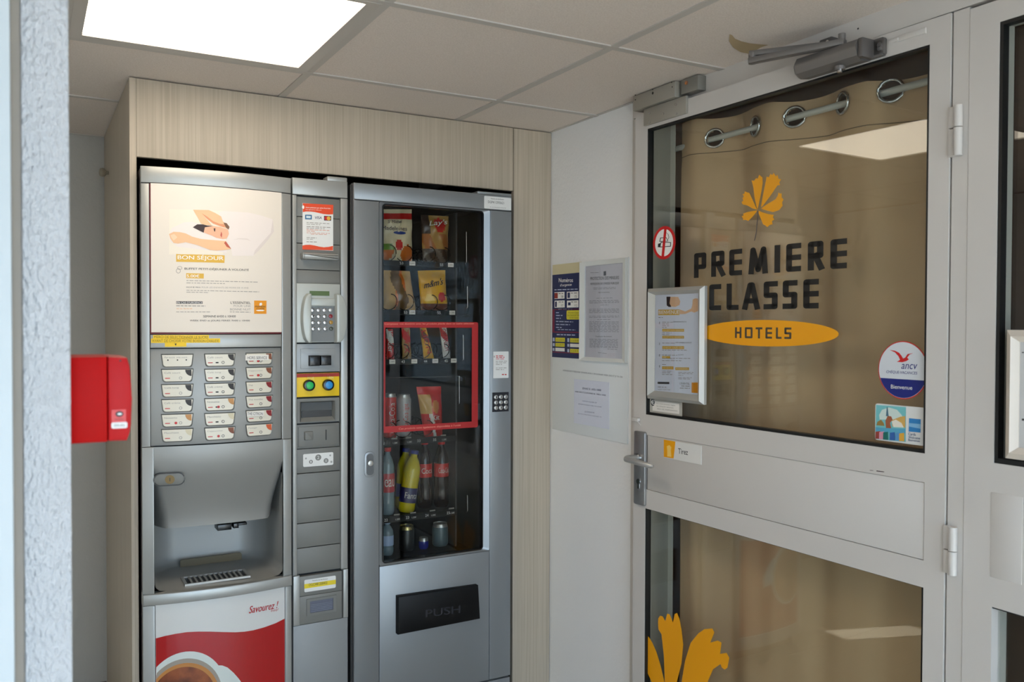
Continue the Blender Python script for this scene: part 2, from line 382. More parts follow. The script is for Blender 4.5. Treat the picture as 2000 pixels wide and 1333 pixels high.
sp = slab('selection_panel', B, (uP0, uP1, zSb+.002, zSt-g), -.012, -.0078, SILVER2, cm, ch=.001)
box('door_liner', (uL+.004, uR-.004, 2.615, 2.66, .06, MT-.01), mat('machine_black', (28, 28, 30)), cm) if False else None
for c in ((ML+.006, MR-.006, 2.6605, 2.8995, zSb+.0, MT-.012), (ML+.006, MR-.006, 2.6605, 2.8995, .05, zLb), (uR+.001, MR-.006, 2.6605, 2.8995, zLb, zSb), (ML+.006, ML+.016, 2.6605, 2.8995, zLb, zSb)): box('body_block', c, MBK, cm)
# selection buttons
cols = [((316, 378), (692.8, 721.8, 751.5, 780.8, 809.8, 839), 24.5), ((400.5, 460), (691.7, 721.4, 749.3, 778.6, 807.6, 835.8), 24), ((481.5, 533.5), (690, 718, 746, 774, 801.7, 829.5), 22.5)]
DK = mat('coffee_dark_print', (44, 38, 34), .5); LT = mat('latte_print', (196, 142, 84), .5); TEA = mat('tea_red_print', (132, 24, 30), .5); CRM = mat('cream_drink_print', (216, 206, 176), .5); CHOC = mat('chocolate_print', (130, 74, 48), .5)
kinds = [[None, DK, DK, DK, LT, CRM], [DK, DK, DK, LT, CRM, CHOC], [CHOC, CHOC, TEA, TEA, TEA, mat('orange_tea_print', (206, 92, 48), .5)]]
words = [['Sucre', 'Café court', 'Café long', 'Café crème', 'Noisette', 'Macchiato'], ['Café court', 'Café long', 'Café crème', 'Noisette', 'Macchiato', 'Cappuccino'], ['Chocolat', 'Cappuccino', 'Thé', 'Thé menthe', 'Thé citron', 'Potage']]
for ci, ((xa, xb), ys, h) in enumerate(cols):
    for ri, y in enumerate(ys):
        u0, u1, v0, v1 = rc(B, (xa, y, xb, y+h))
        sk = (u1-u0)*.05
        def trap(g_, uu0=u0, uu1=u1, vv0=v0, vv1=v1, k_=sk):
            a = rrect((uu0+g_, uu1-g_, vv0+g_, vv1-g_), .007, 4, True); vt = vv1-g_; hh = vv1-vv0-2*g_
            return [(p[0]+(k_*(1-(p[1]-vv0)/hh) if p[0] < (uu0+uu1)/2 else -k_*(1-(p[1]-vv0)/hh)), p[1]) for p in a]
        b = ring('button_frame', B, trap(-.0015), trap(.0015), -.0078, -.0055, mat('button_rim', (104, 104, 101), .4, .3), cm, oi=-.0068)
        b2 = slab('drink_button', B, trap(.0014), -.0078, -.0066, mat('button_face', (224, 218, 202), .3), cm)
        w_, h_ = u1-u0, v1-v0
        kk = kinds[ci][ri]; o = -.0063
        if kk is not None:
            pts = [(u1-.0035, v1-.002)]+[(u1-.003-.017*math.cos(math.radians(a)), v1-.002-.018*math.sin(math.radians(a))) for a in (0, 15, 30, 45, 60, 75, 90)]
            if ci == 0: pts = [(p[0]-.001, p[1]) for p in pts]
            flat('drink_picture', B, pts, o, kk, b2)
            bm = bmesh.new(); addtext(bm, B, words[ci][ri], (u0+.007, v1-.0125), (u0+.007+.0042*len(words[ci][ri]), v1-.0125), (u0+.007, v1-.0075), o); finish('lettering', bm, TXTL, b2)
            bm = bmesh.new(); addpoly(bm, B, (lambda a, c: [(a, c), (a+.013, c), (a+.013, c+.0022), (a, c+.0022)])(u0+.009, v0+.009), o, o); finish('red_mark', bm, RED, b2)
            if ci == 1 and ri < 5:
                bm = bmesh.new(); addpoly(bm, B, [(u0+.03, v0+.0085), (u0+.038, v0+.0085), (u0+.038, v0+.012), (u0+.03, v0+.012)], o, o); finish('black_mark', bm, TXTB, b2)
            if (ci, ri) not in ((0, 0),):
                cx = u0+w_*(.60 if ci != 2 else .55); ring('ring_mark', B, ell((cx, v0+.0105), .0042, .0042, 14), ell((cx, v0+.0105), .0028, .0028, 14), o-.0002, o, TXTL if ci == 0 else TXT, b2)
            if kk in (LT, CHOC) : flat('red_dot', B, ell((u0+w_*.45, v0+.0105), .0038, .0038, 12), o, RED, b2)
        else:
            for q in (.2, .5, .78): flat('black_dot', B, ell((u0+w_*q, v0+h_*.55), .002, .002, 10), o, TXTB, b2)
            bm = bmesh.new(); addtext(bm, B, 'Pas sucré  très sucré', (u0+.008, v1-.0105), (u1-.016, v1-.0105), (u0+.008, v1-.006), o); finish('lettering', bm, TXTL, b2)
def sticker(name, s, rect, m, label, cat, o=.0005, rad=0, th=.0006, group=None):
    r = rc(s, rect); ob = slab(name, s, rrect(r, rad) if rad else r, o, o+th, m, smooth=None)
    return tag(ob, label, cat, group), r
x, _ = sticker('paper_label', B, ((480, 693.5), (525.5, 693.5), (525.5, 704.5), (480, 704)), PAPER, 'white paper label reading HORS SERVICE on the top right drink button', 'label', o=-.005)
qt('lettering', B, [('HORS SERVICE', 484, 702, 522, 702, 5.5)], -.0040, TXT, x)
x, _ = sticker('paper_label', B, ((483, 804), (516, 804), (516, 813.5), (483, 813.5)), PAPER, 'white paper label reading THE CITRON on a tea button', 'label', o=-.005)
qt('lettering', B, [('THE CITRON', 484, 811.5, 514, 811.5, 5.5)], -.0040, TXT, x)
# yellow strips
bm = bmesh.new()
for r in (((299, 654), (408, 655.5), (408, 663), (299, 662)), ((295, 661), (430, 662), (430, 670.5), (295, 669.5)), ((322, 669), (364, 670), (364, 678.5), (322, 677))): addpoly(bm, B, rectpts(rc(B, r)), .0, .0006)
x = tag(finish('yellow_label', bm, AMBER), 'yellow paper strips about selecting the sugar, stuck under the poster', 'label')
qt('lettering', B, [('MERCI DE SELECTIONNER LE SUCRE', 301, 661, 406, 661.8, 5), ('AVANT DE CHOISIR VOTRE BOISSON CHAUDE', 297, 668.3, 427, 669, 5.2)], .0008, mat('brown_ink', (128, 110, 30), .6), x)
flat('arrow', B, pp(B, [(341, 671.5), (345, 671.5), (343, 676)]), .0008, TXTB, x)

# big welcome poster
qb = [B.uv(*p) for p in ((297, 357.5), (552, 375.5), (548, 650), (292.5, 648.5))]
ru = ((qb[0][0]+qb[3][0])/2, (qb[1][0]+qb[2][0])/2, (qb[2][1]+qb[3][1])/2, (qb[0][1]+qb[1][1])/2)
po_ = slab('poster', B, (ru[0], ru[1], ru[2], ru[3]-.0015), .0, .0007, WARMP, smooth=60)
tag(po_, 'large white BON SEJOUR breakfast poster with a sleeping woman, on the drinks machine', 'poster')
O = .0010
def Z(pts): return pp(B, pts, 310, 390, .125)
flat('photo_background', B, Z([(165, 150), (1000, 175), (1050, 640), (1000, 860), (160, 860)]), O, CREAM, po_)
flat('pillow', B, Z([(160, 560), (200, 450), (400, 355), (520, 350), (650, 380), (850, 560), (1000, 620), (1060, 660), (1060, 830), (300, 740), (180, 660)]), O+.0002, LAV, po_)
flat('white_shirt', B, Z([(940, 200), (1000, 180), (1400, 205), (1600, 250), (1780, 310), (1750, 520), (1640, 640), (1500, 800), (1480, 880), (1150, 880), (1130, 770), (1060, 640), (1095, 540), (1100, 440), (990, 330)]), O+.0002, LAV, po_)
flat('shirt_fold', B, Z([(1780, 320), (1750, 520), (1640, 640), (1500, 800), (1480, 870), (1560, 800), (1700, 640), (1800, 500)]), O+.0003, LAV2, po_)
flat('shirt_crease', B, Z([(1160, 630), (1250, 605), (1380, 610), (1440, 650), (1380, 630), (1250, 620)]), O+.0003, LAV2, po_)
flat('raised_arm', B, Z([(535, 160), (780, 165), (880, 210), (975, 265), (1000, 340), (1090, 420), (1060, 450), (960, 420), (850, 380), (770, 320), (700, 250), (665, 210), (640, 170)]), O+.0004, SKIN, po_)
flat('raised_forearm', B, Z([(535, 160), (640, 170), (670, 215), (740, 300), (830, 405), (720, 400), (655, 375), (600, 270)]), O+.0004, SKIN, po_)
flat('arm_shade', B, Z([(670, 215), (740, 290), (850, 375), (1000, 430), (1090, 430), (1060, 390), (950, 380), (850, 340), (760, 270)]), O+.0005, SKIN2, po_)
flat('hair', B, Z([(530, 435), (600, 388), (690, 388), (760, 408), (850, 412), (740, 440), (700, 520), (620, 480)]), O+.0005, HAIRP, po_)
flat('hair', B, Z([(1010, 360), (1060, 370), (1105, 430), (1090, 470), (1050, 440)]), O+.0006, mat('brown_print', (120, 84, 60), .5), po_)
flat('face', B, Z([(720, 435), (850, 415), (960, 430), (1080, 470), (1095, 540), (1060, 610), (1000, 620), (900, 600), (830, 565), (760, 540), (702, 515)]), O+.0006, mat('face_print', (234, 178, 146), .5), po_)
flat('eye', B, Z([(856, 452), (884, 450), (880, 500), (864, 500)]), O+.0008, HAIRP, po_)
flat('mouth', B, Z([(975, 500), (990, 540), (982, 600), (960, 560)]), O+.0008, mat('lip_print', (200, 96, 84), .5), po_)
flat('lower_arm', B, Z([(160, 540), (230, 505), (330, 510), (420, 530), (520, 580), (650, 615), (800, 630), (950, 642), (1045, 650), (1130, 772), (1020, 792), (900, 800), (800, 790), (600, 712), (420, 668), (300, 690), (230, 680), (180, 610)]), O+.0008, SKIN, po_)
flat('hand_shade', B, Z([(180, 560), (240, 540), (290, 590), (260, 620), (230, 640), (200, 600)]), O+.0009, mat('skin_light', (244, 208, 176), .5), po_)
flat('sleeve_shade', B, Z([(1045, 650), (1130, 772), (1060, 740), (1020, 680)]), O+.0009, mat('red_skin_print', (190, 88, 66), .5), po_)
def Y(x, y): return (320+x*.12, 480+y*.12)
def yq(t, x0, y0, x1, y1, h): return (t, 320+x0*.12, 480+y0*.12, 320+x1*.12, 480+y1*.12, h*.12)
flat('gold_box', B, pp(B, [(200, 138), (990, 160), (985, 282), (200, 264)], 320, 480, .12), O, GOLD, po_)
flat('gold_box', B, pp(B, [(362, 450), (650, 456), (648, 538), (362, 530)], 320, 480, .12), O, GOLD, po_)
qt('lettering', B, [yq('BON SÉJOUR', 222, 243, 968, 258, 100), yq('5.00€', 372, 516, 576, 520, 48)], O+.0003, WHITE, po_, bold=.02)
qt('lettering', B, [yq('BUFFET PETIT-DÉJEUNER À VOLONTÉ', 335, 402, 1380, 425, 52), yq('MOITIÉ PRIX', 365, 688, 598, 690, 24)], O, TXT, po_, bold=.02)
qt('lettering', B, [yq('POUR LES ENFANTS DE MOINS DE 10 ANS', 615, 692, 1375, 702, 24)], O, TXTL, po_)
qt('lettering', B, [yq('SEMAINE 6H30 à 10H00', 640, 1170, 1168, 1170, 36), yq('WEEK END et JOURS FERIES 7H00 à 10H00', 420, 1243, 1398, 1243, 36), yq("L'ESSENTIEL", 1085, 948, 1412, 952, 40)], O, TXTB, po_)
qt('lettering', B, [yq('POUR UNE', 1135, 998, 1410, 1000, 30), yq('BONNE NUIT', 1078, 1055, 1412, 1057, 34)], O, TXTL, po_)
flat('dark_box', B, pp(B, [(200, 906), (630, 908), (630, 950), (200, 948)], 320, 480, .12), O, TXT, po_)
qt('lettering', B, [yq("EN CAS D'URGENCE", 208, 943, 622, 945, 30)], O+.0003, WHITE, po_)
fine('fine_print', B, [(364, 549, 503, 552, 1.3), (364, 553.5, 439, 555, 1.3), (364, 568, 506, 571, 1.2), (364, 571.6, 408, 572.5, 1.2), (344, 610.3, 410, 610.3, 1.2), (344, 598.5, 401, 599, 1.8), (449, 610.3, 489, 610.8, 1.2)], O, TXTL, po_)
qt('lettering', B, [yq('05 56 78 93 00', 205, 1037, 460, 1038, 20)], O, mat('orange_ink', (226, 160, 90), .6), po_)
flat('logo_square', B, pp(B, [(1468, 895), (1670, 897), (1668, 1112), (1468, 1112)], 320, 480, .12), O, mat('orange_print', (232, 150, 16), .5), po_)
qt('lettering', B, [yq('PREMIERE', 1484, 1005, 1655, 1006, 24), yq('CLASSE', 1505, 1036, 1636, 1036, 22)], O+.0003, TXTB, po_)
flat('logo_bar', B, pp(B, [(1495, 1055), (1530, 1047), (1610, 1047), (1640, 1055), (1610, 1067), (1530, 1067)], 320, 480, .12), O+.0003, WHITE, po_)
flat('logo_leaf', B, pp(B, [(1550, 975), (1560, 935), (1590, 930), (1600, 960), (1580, 980)], 320, 480, .12), O+.0003, WHITE, po_)
ring('bean_icon', B, [B.uv(320+.12*(235+38*math.cos(a)), 480+.12*(412+40*math.sin(a))) for a in [k*.39 for k in range(16)]], [B.uv(320+.12*(235+30*math.cos(a)), 480+.12*(412+32*math.sin(a))) for a in [k*.39 for k in range(16)]], O-.0002, O, TXTL, po_)
ring('bean_icon', B, [B.uv(320+.12*(258+40*math.cos(a)), 480+.12*(365+30*math.sin(a))) for a in [k*.39 for k in range(16)]], [B.uv(320+.12*(258+32*math.cos(a)), 480+.12*(365+23*math.sin(a))) for a in [k*.39 for k in range(16)]], O-.0002, O, TXTL, po_)

# dispensing alcove --------------------------------------------------
uA0 = B.uv(301, 1000)[0]; uA1 = B.uv(553.5, 1000)[0]
slab('alcove_stile', B, [(uL, uA0, zDb, zSb-.0005), (uA1, uR, zDb, zSb-.0005)], -.012, 0, SILVER, cm, ch=.0018)
def ssn(t): t = max(0, min(1, t)); return t*t*(3-2*t)
zH = zB(420, 1032.5)      # lower edge of the hood
bm = bmesh.new(); NU, NV = 40, 26; gr = []
for j in range(NV+1):
    v = zSb+(zH-zSb)*j/NV; tt = j/NV; row = []
    for i in range(NU+1):
        u = uA0+(uA1-uA0)*i/NU; e = min(u-uA0, uA1-u)
        rec = .052*ssn((tt-.06)/1.0)
        wR = .004+.034*ssn((tt-.2)/.8)
        if e < wR: rec += (.10*ssn((tt-.2)/.8))*((wR-e)/wR)**1.5
        row.append(bm.verts.new(B.P(u, v, -rec)))
    gr.append(row)
for j in range(NV):
    for i in range(NU): bm.faces.new((gr[j][i], gr[j+1][i], gr[j+1][i+1], gr[j][i+1]))
under = [bm.verts.new((v.co.x, max(2.665, v.co.y+.004), zH+.003)) for v in gr[NV]]; und2 = [bm.verts.new((v.co.x, 2.85, zH+.01)) for v in gr[NV]]
for i in range(NU):
    bm.faces.new((gr[NV][i], under[i], under[i+1], gr[NV][i+1])); bm.faces.new((under[i], und2[i], und2[i+1], under[i+1]))
finish('alcove_hood', bm, SILVER2, cm, 50)
bm = bmesh.new(); path = []; yb = 2.60+.26; rr = .09
path += [(uA0, B.yy(uA0)+.001)]
for k in range(9): a = math.pi-math.pi/2*k/8; path.append((uA0+rr+rr*math.cos(a), yb-rr+rr*math.sin(a)))
for k in range(9): a = math.pi/2-math.pi/2*k/8; path.append((uA1-rr+rr*math.cos(a), yb-rr+rr*math.sin(a)))
path += [(uA1, B.yy(uA1)+.001)]
zf = zDb+.004; lv = []
for z, ins in ((zH+.14, 0), (zf+.03, 0), (zf+.012, .004), (zf+.003, .014), (zf, .03)):
    cx = (uA0+uA1)/2
    lv.append([bm.verts.new((x+(cx-x)*ins/.19, y-(ins if 0 < i < len(path)-1 else 0), z)) for i, (x, y) in enumerate(path)])
for a, b in zip(lv[:-1], lv[1:]):
    for i in range(len(path)-1): bm.faces.new((a[i], a[i+1], b[i+1], b[i]))
frontpts = [bm.verts.new(B.P(uA1+(uA0-uA1)*k/16, zDb, -.004)) for k in range(17)]
bm.faces.new(lv[-1]+frontpts)
finish('alcove_liner', bm, mat('alcove_grey', (158, 158, 154), .42, .15), cm, 45)
slab('drip_lip', B, (uL, uR, zLb, zDb), -.03, .006, SILVER, cm, ch=.004)
# lock
LK = rrect(rc(B, ((301, 926), (360, 925), (360, 947.5), (301, 948.5))), .017, 8)
lk = slab('lock_plate', B, LK, -.02, .001, SILVERD, cm, ch=.001)
ring('lock_rim', B, rrect(rc(B, ((299, 924.5), (361.5, 923.5), (361.5, 949), (299, 950))), .0185, 8), rrect(rc(B, ((301.5, 926.5), (359.5, 925.5), (359.5, 947), (301.5, 948))), .0165, 8), -.01, .001, DARKG, cm)
c_ = B.uv(331.5, 937); slab('key_barrel', B, ell(c_, .0125, .0125, 24), 0, .003, mat('brass', (112, 92, 58), .4, .6), lk)
flat('keyhole', B, [(c_[0]-.001, c_[1]-.005), (c_[0]+.001, c_[1]-.005), (c_[0]+.001, c_[1]+.005), (c_[0]-.001, c_[1]+.005)], .0032, BLACK, lk)
# nozzle, splash plate, grille
HB = Front(2.665)
slab('cup_nozzle', HB, [rc(HB, (425, 1025, 452, 1036)), rc(HB, (456, 1023, 466, 1032)), rc(HB, (463, 1022, 482, 1026))], -.05, .003, BLACKG, cm, ch=.001)
BK = Front(yb-.034)
slab('splash_plate', BK, rrect(rc(BK, ((350, 1093), (472, 1081), (472, 1113), (353, 1130))), .007), -.002, .002, mat('splash_plate', (104, 92, 66), .45), cm)
FZ = Down(zf+.004); gq = [FZ.uv(*p) for p in ((368, 1141), (356, 1128), (482, 1125), (474, 1114))]
gx0, gx1 = (gq[0][0]+gq[1][0])/2, (gq[2][0]+gq[3][0])/2; gy0, gy1 = (gq[0][1]+gq[2][1])/2, (gq[1][1]+gq[3][1])/2; zg = zf+.002; pass
tray = box('grille_recess', (gx0, gx1, gy0, gy1, zg-.003, zg-.001), BLACK, cm)
bm = bmesh.new()
for c in ((gx0-.008, gx0, gy0-.008, gy1+.004), (gx1, gx1+.008, gy0-.008, gy1+.004), (gx0, gx1, gy0-.008, gy0), (gx0, gx1, gy1, gy1+.004)): addbox(bm, *c, zg-.003, zg+.003)
finish('grille_frame', bm, ALU, cm)
for k in range(1, 12):
    x = gx0+(gx1-gx0)*k/12; box('grille_slat', (x-.0028, x+.0028, gy0, gy1, zg-.002, zg+.0025), SILVER2, cm)
# lower poster panel
uQ0 = B.uv(304, 1250)[0]; uQ1 = B.uv(556.5, 1250)[0]
slab('door_lower', B, [(uL, uQ0-g, .07, zLb-g), (uQ1+g, uR, .07, zLb-g), (uQ0, uQ1, .07, .12)], -.012, 0, SILVER, cm, ch=.002)
pn = slab('picture_panel', B, (uQ0, uQ1, .12, zLb-g), -.012, -.002, mat('panel_white', (214, 214, 212), .25, coat=.3), cm)
def Q(x, y): return B.uv(300+x*.1448, 1140+y*.1448)
wave = [(48, 745), (150, 715), (300, 685), (450, 662), (600, 655), (750, 655), (900, 660), (1100, 664), (1230, 656), (1350, 636), (1500, 595), (1650, 540), (1775, 478)]
wv = [Q(*p) for p in wave]
RP = mat('red_panel', (172, 14, 20), .22, coat=.5)
flat('red_wave', B, [(uQ1-.0005, .125), (uQ1-.0005, wv[-1][1])]+wv[::-1][1:-1]+[(uQ0+.0005, wv[0][1]), (uQ0+.0005, .125)], -.0015, RP, pn)
# cup: large ellipse in panel coordinates
c0 = Q(430, 1560); rim = Q(430, 925); rw = Q(985, 1400)
RV = rim[1]-c0[1]; RU = abs(Q(965, 1333)[0]-c0[0])*1.04
def clipell(c, ru_, rv_, n=60):
    out = []
    for p in ell(c, ru_, rv_, n): out.append((max(uQ0+.001, min(uQ1-.001, p[0])), p[1]))
    r = [out[0]]
    for p in out[1:]:
        if (Vector(p)-Vector(r[-1])).length > 1e-5: r.append(p)
    return r
flat('cup_handle', B, [Q(*p) for p in [(840, 1300), (860, 1110), (930, 1112), (1000, 1140), (1080, 1210), (1150, 1290), (1200, 1360), (1230, 1480), (1200, 1600), (1000, 1600), (950, 1300)]], -.0012, mat('cup_print', (214, 220, 216), .3), pn)
flat('cup_rim', B, clipell(c0, RU, RV), -.0010, mat('cup_print', (214, 220, 216), .3), pn)
flat('cup_inner', B, clipell((c0[0]-.004, c0[1]-.006), RU*.93, RV*.9), -.0008, mat('cup_inner_print', (160, 150, 138), .3), pn)
CF = mat('coffee_print', (124, 62, 34), .3); noisecol(CF, (96, 44, 26), (160, 88, 48), 18)
flat('coffee', B, clipell((c0[0]-.004, c0[1]-.008), RU*.86, RV*.82), -.0006, CF, pn)
ring('coffee_edge', B, clipell((c0[0]-.004, c0[1]-.008), RU*.86, RV*.82), clipell((c0[0]-.006, c0[1]-.012), RU*.80, RV*.77), -.0006, -.0005, mat('crema_print', (190, 128, 66), .3), pn) if len(clipell((c0[0]-.004, c0[1]-.008), RU*.86, RV*.82)) == len(clipell((c0[0]-.006, c0[1]-.012), RU*.80, RV*.77)) else None
qt('lettering', B, [('Savourez !', 486, 1199.5, 541, 1189, 14)], -.0012, mat('red_ink', (178, 30, 34), .4), pn, shear=.22, bold=.03)
qt('lettering', B, [('Enjoy!', 529, 1197.5, 543, 1195, 6)], -.0012, mat('red_ink', (178, 30, 34), .4), pn, shear=.22)

# payment column ------------------------------------------------------
cL, cR = M.uv(571.5, 700)[0], M.uv(679, 700)[0]; kL, kR = M.uv(580, 700)[0], M.uv(665.5, 700)[0]
zC0 = M.uv(600, 349)[1]; zC1 = M.uv(625, 384)[1]; zC2 = (M.uv(572, 1126)[1]+M.uv(679, 1112)[1])/2; zC3 = (M.uv(575, 1222)[1]+M.uv(680, 1207)[1])/2
slab('column_front', M, [(cL, cR, zC1+.001, zC0), (cL, kL-.0005, zC2+.001, zC1-.001), (kR+.0005, cR, zC2+.001, zC1-.001)], -.02, .001, SILVER, cm, ch=.0022)
slab('column_lower_panel', M, (cL, cR, .07, zC3-.001), -.02, .001, mat('column_lower', (138, 140, 141), .45, .15), cm, ch=.0022)
slab('column_frame_lower', M, [(cL, M.uv(585, 1150)[0], zC3, zC2), (M.uv(670, 1150)[0], cR, zC3, zC2)], -.02, .004, SILVER, cm, ch=.002)
box('column_body', (cL+.001, cR-.001, 2.622, 2.66, .07, zC0-.004), mat('machine_black', (28, 28, 30)), cm)
box('liner', (uL+.003, uR, 2.614, 2.66, zSb-.01, zTop-.004), mat('machine_black', (28, 28, 30)), cm)
box('liner', (uL+.003, uR, 2.614, 2.66, .07, zLb+.004), mat('machine_black', (28, 28, 30)), cm)
box('hinge_cap', (M.uv(640, 348)[0], M.uv(679, 348)[0], 2.603, 2.65, zC0-.001, zC0+.014), SILVER, cm, ch=.003)
def zc(y): return (M.uv(581, y)[1])
seams = [384, 405+0, 470, 528, 553]
for a, b in ((384.5, 423), (424.2, 475), (476.2, 526.5), (527.7, 556)):
    slab('blank_panel', M, (kL, kR, M.uv(600, b)[1], M.uv(600, a)[1]), -.02, -.008, SILVERD, cm, ch=.0008)
def row(nm, yl0, yl1, m=SILVERD, o=-.008, ch=.0008):
    """panel of the column between heights given at its left edge"""
    return slab(nm, M, (kL, kR, M.uv(581, yl1)[1], M.uv(581, yl0)[1]), -.02, o, m, cm, ch=ch)
row('blank_panel', 879.5, 926.5); row('blank_panel', 928, 975.5); row('blank_panel', 977, 1024.5); row('blank_panel', 1026, 1073); row('blank_panel', 1074.5, 1124)
# leaflet holder bar
hb = rc(M, ((588, 494), (659, 497), (659, 511), (588, 506)))
slab('handle_bar', M, rrect(hb, .004), -.008, .018, SILVER, cm, ch=.006)
# keypad terminal
kt = rc(M, ((579, 553), (664, 556), (664, 668), (579, 671)))
tm = slab('card_terminal', M, (kt[0], kt[1], kt[2], kt[3]), -.02, .004, mat('terminal_grey', (178, 182, 178), .4, .2), cm, ch=.002)
TG = mat('terminal_grey', (178, 182, 178), .4, .2)
dr = rc(M, ((604, 568), (642.5, 570), (642.5, 579), (604, 577)))
slab('display', M, dr, .004, .0048, LCD, tm)
ears = []
for sgn, x0, x1 in ((-1, 586, 604), (1, 652, 673)):
    a, b = M.uv(x0, 620)[0], M.uv(x1, 620)[0]; v0, v1 = M.uv(600, 670)[1], M.uv(600, 574)[1]
    pts = []
    n = 14
    for k in range(n+1):
        v = v0+(v1-v0)*k/n; f = math.sin(math.pi*k/n)**.5 if 0 < k < n else 0
        pts.append((b-(b-a)*(1-.72*f) if sgn < 0 else a+(b-a)*(.28+.72*f), v) if False else ((a+(b-a)*(.35+.65*f)) if sgn > 0 else (b-(b-a)*(.35+.65*f)), v))
    other = a if sgn > 0 else b
    pts = [(other, v0)]+pts+[(other, v1)]
    slab('side_guard', M, pts, .0, .03, TG, tm, ch=.006)
slab('hood', M, rc(M, ((603, 582), (654, 584), (654, 600), (603, 598))), .0, .012, TG, tm, ch=.004)
slab('key_bed', M, rc(M, ((603, 600), (654, 600), (654, 667), (603, 668))), .004, .006, mat('key_bed', (120, 122, 122), .45, .2), tm)
for i in range(4):
    for j in range(4):
        c = M.uv(609+i*11.6+j*.6, 606+j*12.1); kmm = CHROME
        if i == 3: kmm = [ALU, mat('key_red', (130, 24, 34), .3), mat('key_yellow', (170, 130, 50), .3), mat('key_dark', (70, 74, 62), .3)][j]
        kk = slab('key', M, ell(c, .0062, .0062, 14), .006, .010, kmm, tm, ch=.0015)
        if i < 3 and j > 0:
            bm = bmesh.new(); addtext(bm, M, ['', '123', '456', '789'][j][i] if j else '', (c[0]-.0018, c[1]-.003), (c[0]+.0018, c[1]-.003), (c[0]-.0018, c[1]+.003), .0102); finish('digit', bm, TXTB, kk)
# card slot
cs = rc(M, ((579.5, 673), (664, 671), (664, 725), (579.5, 728.5)))
cr_ = slab('card_reader', M, cs, -.02, 0.0, mat('reader_grey', (150, 154, 156), .4, .2), cm, ch=.001)
slab('reader_plate', M, rc(M, ((587, 682), (655, 680), (655, 718), (587, 722))), 0, .002, mat('reader_grey', (150, 154, 156)), cr_, ch=.001)
slab('slot_mouth', M, [rc(M, ((602, 694.5), (622.5, 694.5), (622.5, 715), (602, 715))), rc(M, ((624, 695), (644.5, 694), (644.5, 713.5), (624, 714)))], .002, .016, BLACKG, cr_, ch=.003)
# yellow button panel
yr = rc(M, ((580, 731), (664, 727.5), (664, 773.5), (580, 777)))
yp = slab('button_panel', M, yr, -.02, -.006, AMBER, cm, ch=.001)
slab('red_strip', M, (yr[0], yr[1], yr[3]-.012, yr[3]-.001), -.006, -.0055, mat('red_strip', (170, 40, 14), .5), yp)
for (px, py, mm, txt, tx) in ((603.7, 753.2, mat('green_button', (20, 176, 84), .35), 'PLUS', 602), (641, 752.3, mat('blue_button', (30, 136, 204), .35), 'TRAY', 640)):
    c = M.uv(px, py); bb = slab('push_button', M, ell(c, .0175, .0175, 30), -.006, .008, BLACKG, yp, ch=.002)
    slab('button_cap', M, ell((c[0]-.000, c[1]), .0118, .0118, 28), .008, .0105, mm, bb, ch=.001)
qt('lettering', M, [('PLUS', 602, 740.5, 614.5, 742.5, 5.5), ('TRIM', 640, 739.5, 652.5, 742, 5.5)], -.0055, mat('pale_yellow_ink', (246, 232, 150), .5), yp)
# note tray
tr = rc(M, ((581, 780), (664, 777), (664, 824), (581, 828)))
ti = rc(M, ((587, 786), (655, 783), (655, 822), (587, 825)))
ring('banknote_tray', M, rectpts(tr), rectpts(ti), -.02, -.006, SILVERD, cm)
ring('tray_lip', M, rectpts(ti), rectpts((ti[0]+.006, ti[1]-.006, ti[2]+.012, ti[3]-.004)), -.02, -.002, SILVERD, cm, oi=-.014)
slab('tray_back', M, ti, -.0195, -.018, mat('tray_back', (78, 80, 80), .5), cm)
slab('tray_slot', M, (ti[0]+.008, ti[1]-.008, ti[2]+.012, ti[2]+.032), -.018, -.0165, BLACKG, cm)
# coin slot
c2 = rc(M, ((581, 831), (664, 826.5), (664, 873), (581, 878)))
cp = slab('coin_panel', M, c2, -.02, -.007, SILVERD, cm, ch=.001)
slab('coin_plate', M, rc(M, ((584, 835), (659, 831), (659, 870), (584, 874))), -.007, -.004, SILVERD, cp, ch=.001)
slab('return_button', M, rrect(rc(M, ((595, 843.5), (611, 843), (611, 859.5), (595, 860.5))), .002), -.004, .006, SILVERD, cp, ch=.002)
slab('coin_slot', M, rc(M, ((636.5, 840), (638.5, 840), (638.5, 860), (636.5, 860))), -.004, -.0035, BLACK, cp)
# lower part
l1 = rc(M, ((585, 1127), (668, 1117), (668, 1153), (585, 1167)))
slab('serial_panel', M, l1, -.02, .0, SILVERD, cm, ch=.001)
l2 = (l1[0], l1[1], zC3, l1[2]-.001)
slab('coin_cup_panel', M, l2, -.02, .0, SILVERD, cm, ch=.001)
cu = rc(M, ((605, 1175), (650.5, 1168.5), (650.5, 1191), (605, 1198)))
cupf = ring('coin_cup_frame', M, rectpts((cu[0]-.01, cu[1]+.01, cu[2]-.008, cu[3]+.008)), rectpts(cu), 0, .003, SILVERD, cm)
slab('coin_cup', M, cu, 0, .001, mat('cup_blue_grey', (96, 100, 116), .4, .3), cm)
for k in range(5): slab('coin_cup_louver', M, (cu[0]+.003, cu[1]-.003, cu[2]+.004+.005*k, cu[2]+.006+.005*k), .001, .0025, mat('louver', (120, 124, 138), .4, .3), cm)
